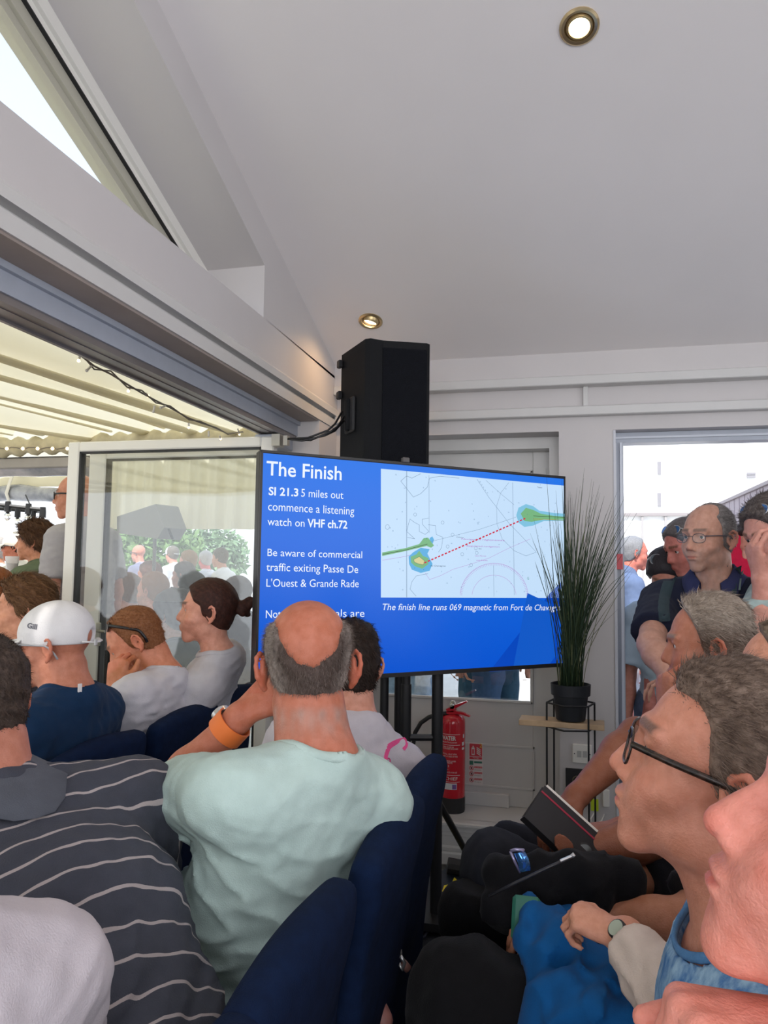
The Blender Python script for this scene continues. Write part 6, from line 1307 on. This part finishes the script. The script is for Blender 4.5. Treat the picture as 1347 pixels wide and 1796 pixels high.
def strap_on(pp, pts, w, m, nm, lift=.006):
    from mathutils.bvhtree import BVHTree
    ob = [c for c in pp['root'].children if c.name.startswith('shirt')][0]; bv = BVHTree.FromPolygons([v.co[:] for v in ob.data.vertices], [p.vertices[:] for p in ob.data.polygons])
    V = []
    q = arc(pts, 18)
    for i in range(len(q)):
        d = q[min(i+1, 17)]-q[max(i-1, 0)]; d /= np.linalg.norm(d); nrm = np.array([-d[1], d[0]])*w
        for sgn in (-1, -.6, .6, 1):
            x, y = q[i]+nrm*sgn; r = Vector(ray(x, y)).normalized(); h = bv.ray_cast(Vector(CC), r)
            V.append(np.array(h[0])-np.array(r)*(lift if abs(sgn) < 1 else .000) if h[0] is not None else (V[-1] if V else P(x, y, 2.7)))
    mb = MB(); mb.add(V, [(4*i+j, 4*i+j+1, 4*i+j+5, 4*i+j+4) for i in range(len(q)-1) for j in range(3)]); mb.obj(nm, m, pp['root'], smooth=True)
strap_on(p15, [(1288, 990), (1284, 1020), (1282, 1050), (1286, 1085)], 13, GS, 'backpack_strap', .014); strap_on(p15, [(1275, 990), (1271, 1020), (1270, 1050), (1274, 1090)], 2.4, GE, 'strap_edging', .012)
strap_on(p15, [(1302, 998), (1299, 1015), (1297, 1035)], 2.4, GE, 'strap_edging', .018); strap_on(p15, [(1178, 1005), (1170, 1030), (1164, 1060), (1166, 1090)], 10, GS, 'backpack_strap', .012)
# right edge standing man
p18 = person('man with sunglasses on his head covering his mouth at the right edge', P(1362, 938, 2.55), yaw=120, nod=24, s=1.04, skin=(214, 156, 140), legs='stand', torso=dict(yaw=110, zp=.84), build=1.05, floor=-.04, hair=dict(col=(70, 62, 60), col2=(120, 112, 108), t=.014, line='normal', n=2500, len=.022, lift=.3, w=.0008), glasses=dict(pitch=42, off=(0, -.015, .03), r=.0016, w=.027, h=.019, mat=mat('silver_case', (.6, .6, .6)), lens=mat('mirror_blue', (.12, .35, .85), rough=.08, metal=.8)),
    arms={-1: dict(el=P(1345, 1120, 2.40), wr=P(1336, 1015, 2.36), hd=P(1326, 978, 2.36)-P(1336, 1015, 2.36), hn=(-.9, -.4, 0), fine=True, curl=(.7, .7, .8, .8)), 1: dict(el=P(1332, 1110, 2.2), wr=P(1440, 1130, 2.2))}, shirt=dict(col=(166, 186, 184), seed=111), fine=.005, coarse=.012)
p19 = person('man with mirrored sunglasses pushed up, half hidden behind the navy polo man', P(1206, 962, 3.45), yaw=120, nod=22, s=1.03, skin=(220, 140, 128), legs='stand', torso=dict(yaw=150, zp=.86), build=1.0, floor=-.04, hair=dict(col=(110, 104, 104), t=.012, line='normal'), glasses=dict(pitch=42, off=(0, -.015, .03), r=.0016, w=.027, h=.019, mat=mat('silver_case', (.6, .6, .6)), lens=mat('mirror_blue', (.12, .35, .85))), shirt=dict(col=(36, 44, 70)), fine=.007, coarse=.015)
p20 = person('person in pale blue with round sunglasses on dark hair behind the polo man', P(1170, 1010, 3.55), yaw=165, nod=34, s=1.0, skin=(216, 150, 130), legs='stand', torso=dict(yaw=165, zp=.84), build=.9, floor=-.04, hair=dict(col=(60, 56, 60), t=.016, line='low'), glasses=dict(pitch=48, off=(0, -.02, .035), r=.0022, w=.026, h=.023, mat=mat('grey_arm', (.35, .35, .37)), lens=mat('smoke_lens', (.10, .13, .15), rough=.1)), shirt=dict(col=(196, 214, 228)), trousers=dict(col=(110, 130, 160)), fine=.007, coarse=.015)
p21 = person('grey-haired man in blue polo and white shorts standing outside facing right', P(1111, 973, 5.7), yaw=-72, nod=4, s=1.04, skin=(222, 140, 124), legs='stand', torso=dict(yaw=-72), build=1.0, floor=-.04, hair=dict(col=(150, 150, 152), t=.010, line='high'), shirt=dict(col=(108, 124, 156), collar=True, open=.5, neck=.07), trousers=dict(col=(206, 214, 226), short=True), fine=.008, coarse=.015)
p22 = person('dark-haired person in white behind the navy polo man, near the right edge', P(1322, 962, 3.6), yaw=140, nod=20, s=1.0, skin=(216, 156, 138), legs='stand', torso=dict(yaw=150, zp=.86), build=.95, floor=-.04, hair=dict(col=(58, 46, 44), t=.014), shirt=dict(col=(222, 226, 230)), fine=.008, coarse=.015)
F = Field(P(1283, 985, 3.7)-.3, P(1283, 985, 3.7)+.3, .010); c = P(1286, 984, 3.62); F.add([B(c, (.13, .08, .13), .03, .01, R=rot(20, 0, 12)), B(c+np.array([.02, -.06, -.05]), (.09, .03, .06), .02, .02, R=rot(20, 0, 12))]); X = F.full(); F.F += (.006*wave(X[0], X[1], X[2], 26, 3)).astype(np.float32); V, Q = F.mesh(1)
tag(mobj('backpack', V, Q, fabric('red_cloth', srgb(214, 36, 74), noise=.15), None), 'bright red bag carried behind the shoulder of the navy polo man', 'bag')
for (x, d, yw, cc_, tc_, lab) in ((815, 4.75, 100, (44, 60, 84), (70, 96, 128), 'person in blue jeans standing outside the closed white door, left'), (868, 4.6, 200, (28, 34, 44), (60, 92, 112), 'person in a dark jacket and jeans outside the closed white door'), (700, 5.2, 150, (150, 180, 204), (150, 176, 200), 'person in pale blue outside the closed door behind the television poles')):
    person(lab, P(x, 925, d), yaw=yw, s=1.0, legs='stand', torso=dict(yaw=yw, zp=.88), hair=dict(col=(70, 56, 48), t=.012), shirt=dict(col=cc_), trousers=dict(col=tc_), fine=.010, coarse=.018, floor=-.04)
# ---------------------------------------------------------------- things on laps
def cloth(name, prims, m, lab, cat, h=.007, amp=.006, fr=70, seed=3, kx=(1, 1, 1), ridge=.008):
    pts = []
    for q in prims:
        for k in ('a', 'b', 'c'):
            if k in q and not np.isscalar(q[k]): r = (max(q['ra'], q['rb']) if q['t'] == 'c' else np.max(q['r'])); pts += [q[k]-r, q[k]+r]
    pts = np.array(pts); F = Field(pts.min(0)-.04, pts.max(0)+.04, h); F.add(prims); X = F.full()
    F.F += (amp*wave(X[0]*kx[0], X[1]*kx[1], X[2]*kx[2], fr, seed)).astype(np.float32); rd = 1-np.abs(wave(X[0]*kx[0], X[1]*kx[1], X[2]*kx[2], fr*.8, seed+4)); F.F -= (ridge*rd**3).astype(np.float32)
    V, Q = F.mesh(1); return tag(mobj(name, V, Q, m, None), lab, cat)
BLU = fabric('blue_jacket', srgb(14, 88, 150), noise=.15, bump=.3)
bj = [K(P(945, 1608, 1.34), P(990, 1650, 1.28), .022, .035, .03), K(P(990, 1665, 1.27), P(1075, 1735, 1.20), .040, .055, .03), K(P(975, 1690, 1.27), P(985, 1810, 1.18), .040, .055, .03), K(P(1010, 1775, 1.16), P(1110, 1845, 1.08), .062, .060, .03), K(P(1000, 1620, 1.36), P(1150, 1645, 1.42), .022, .030, .02), K(P(990, 1850, 1.15), P(1000, 1980, 1.12), .065, .06, .05), K(P(916, 1645, 1.30), P(985, 1680, 1.26), .014, .026, .02), K(P(925, 1590, 1.36), P(1000, 1640, 1.30), .012, .020, .02)]
cloth('jacket', bj, BLU, 'bright blue jacket bundled on the lap beside the black trousers', 'jacket', h=.006, amp=.007, ridge=.012, kx=(1, 1, .8))
BK = fabric('black_bag_cloth', (.006, .006, .008), noise=.3, bump=.4)
bag = [K(P(872, 1535, 1.50), P(1010, 1530, 1.42), .030, .040, .03), K(P(890, 1590, 1.46), P(1030, 1565, 1.40), .045, .040, .03), K(P(1020, 1540, 1.42), P(1100, 1540, 1.42), .040, .035, .03)]
cloth('bag', bag, BK, 'soft black bag with a silver zip lying across a lap', 'bag', amp=.006, ridge=.008)
MB().tube([P(858, 1572, 1.38), P(905, 1548, 1.36), P(960, 1522, 1.35), P(1004, 1502, 1.345)], .003, 6).obj('zip_line', mat('zip_black', (.03, .03, .035), rough=.4), [o for o in bpy.data.objects if o.name == 'bag'][0], smooth=True)
MB().tube([P(983, 1510, 1.335), P(1004, 1501, 1.335)], .0028, 6).lathe([(.0001, -.005), (.005, 0), (.0001, .005)], P(1005, 1500, 1.335), 8).obj('zip_pull', mat('silver_case', (.6, .6, .6)), [o for o in bpy.data.objects if o.name == 'bag'][0])
sg_ = thing('sunglasses', 'blue mirrored wraparound sunglasses resting on the dark thigh and bag', 'sunglasses', P(915, 1508, 1.37))
G = []
for i in range(7):
    a = i/6; row = []
    for j in range(7): b = j/6; row.append(P(901+a*20+b*9+3*math.sin(b*3), 1497+a*-3+b*33, 1.37-.006*math.sin(PI*a)-.006*math.sin(PI*b)))
    G.append(row)
MB().grid(np.array(G)).obj('lens', mat('mirror_blue', (.12, .35, .85)), sg_, smooth=True); MB().tube([P(896, 1492, 1.37), P(905, 1490, 1.365), P(918, 1491, 1.365), P(914, 1500, 1.37)], .003, 6).tube([P(895, 1493, 1.37), P(903, 1512, 1.365), P(912, 1530, 1.37)], .0025, 6).obj('frame', mat('lilac_frame', (.35, .32, .5), rough=.2, metal=.5), sg_, smooth=True)
gp = P(922, 1611, 1.345); tag(MB().box(gp, (.05, .012, .075), R=rot(10, 10, 4), bev=.006).obj('phone', mat('green_case', (.03, .16, .11), rough=.5)), 'green phone case standing at the left end of the blue jacket', 'phone')
# little things low in the gap between the rows
c = P(707, 1682, 1.60); t_ = thing('keyring', 'small silver clip dangling in the gap left of the black knee', 'keyring', c)
MB().tube([P(696, 1665, 1.6), P(703, 1667, 1.6), P(704, 1680, 1.6)], .003, 6).tube([P(702, 1676, 1.59), P(710, 1688, 1.59), P(706, 1700, 1.6), P(700, 1690, 1.6)], .004, 6).obj('clip', mat('silver_case', (.6, .6, .6)), t_, smooth=True)
MB().tube([P(706, 1688, 1.61), P(716, 1700, 1.61)], .009, 8).obj('fob', mat('fob_brown', (.25, .12, .10), rough=.5), t_, smooth=True)
F = Field(P(640, 1785, 1.5)-.2, P(640, 1785, 1.5)+.2, .007); F.add([K(P(590, 1800, 1.5), P(655, 1775, 1.48), .030, .026, .02), K(P(655, 1775, 1.48), P(676, 1790, 1.46), .024, .016, .02)]); V, Q = F.mesh(1)
tag(mobj('shoe', V, Q, mat('pink_shoe', srgb(176, 120, 112), rough=.5, noise=.4, nscale=30), None), 'pale pink shoe tip showing at the bottom between the chair rows', 'shoe')
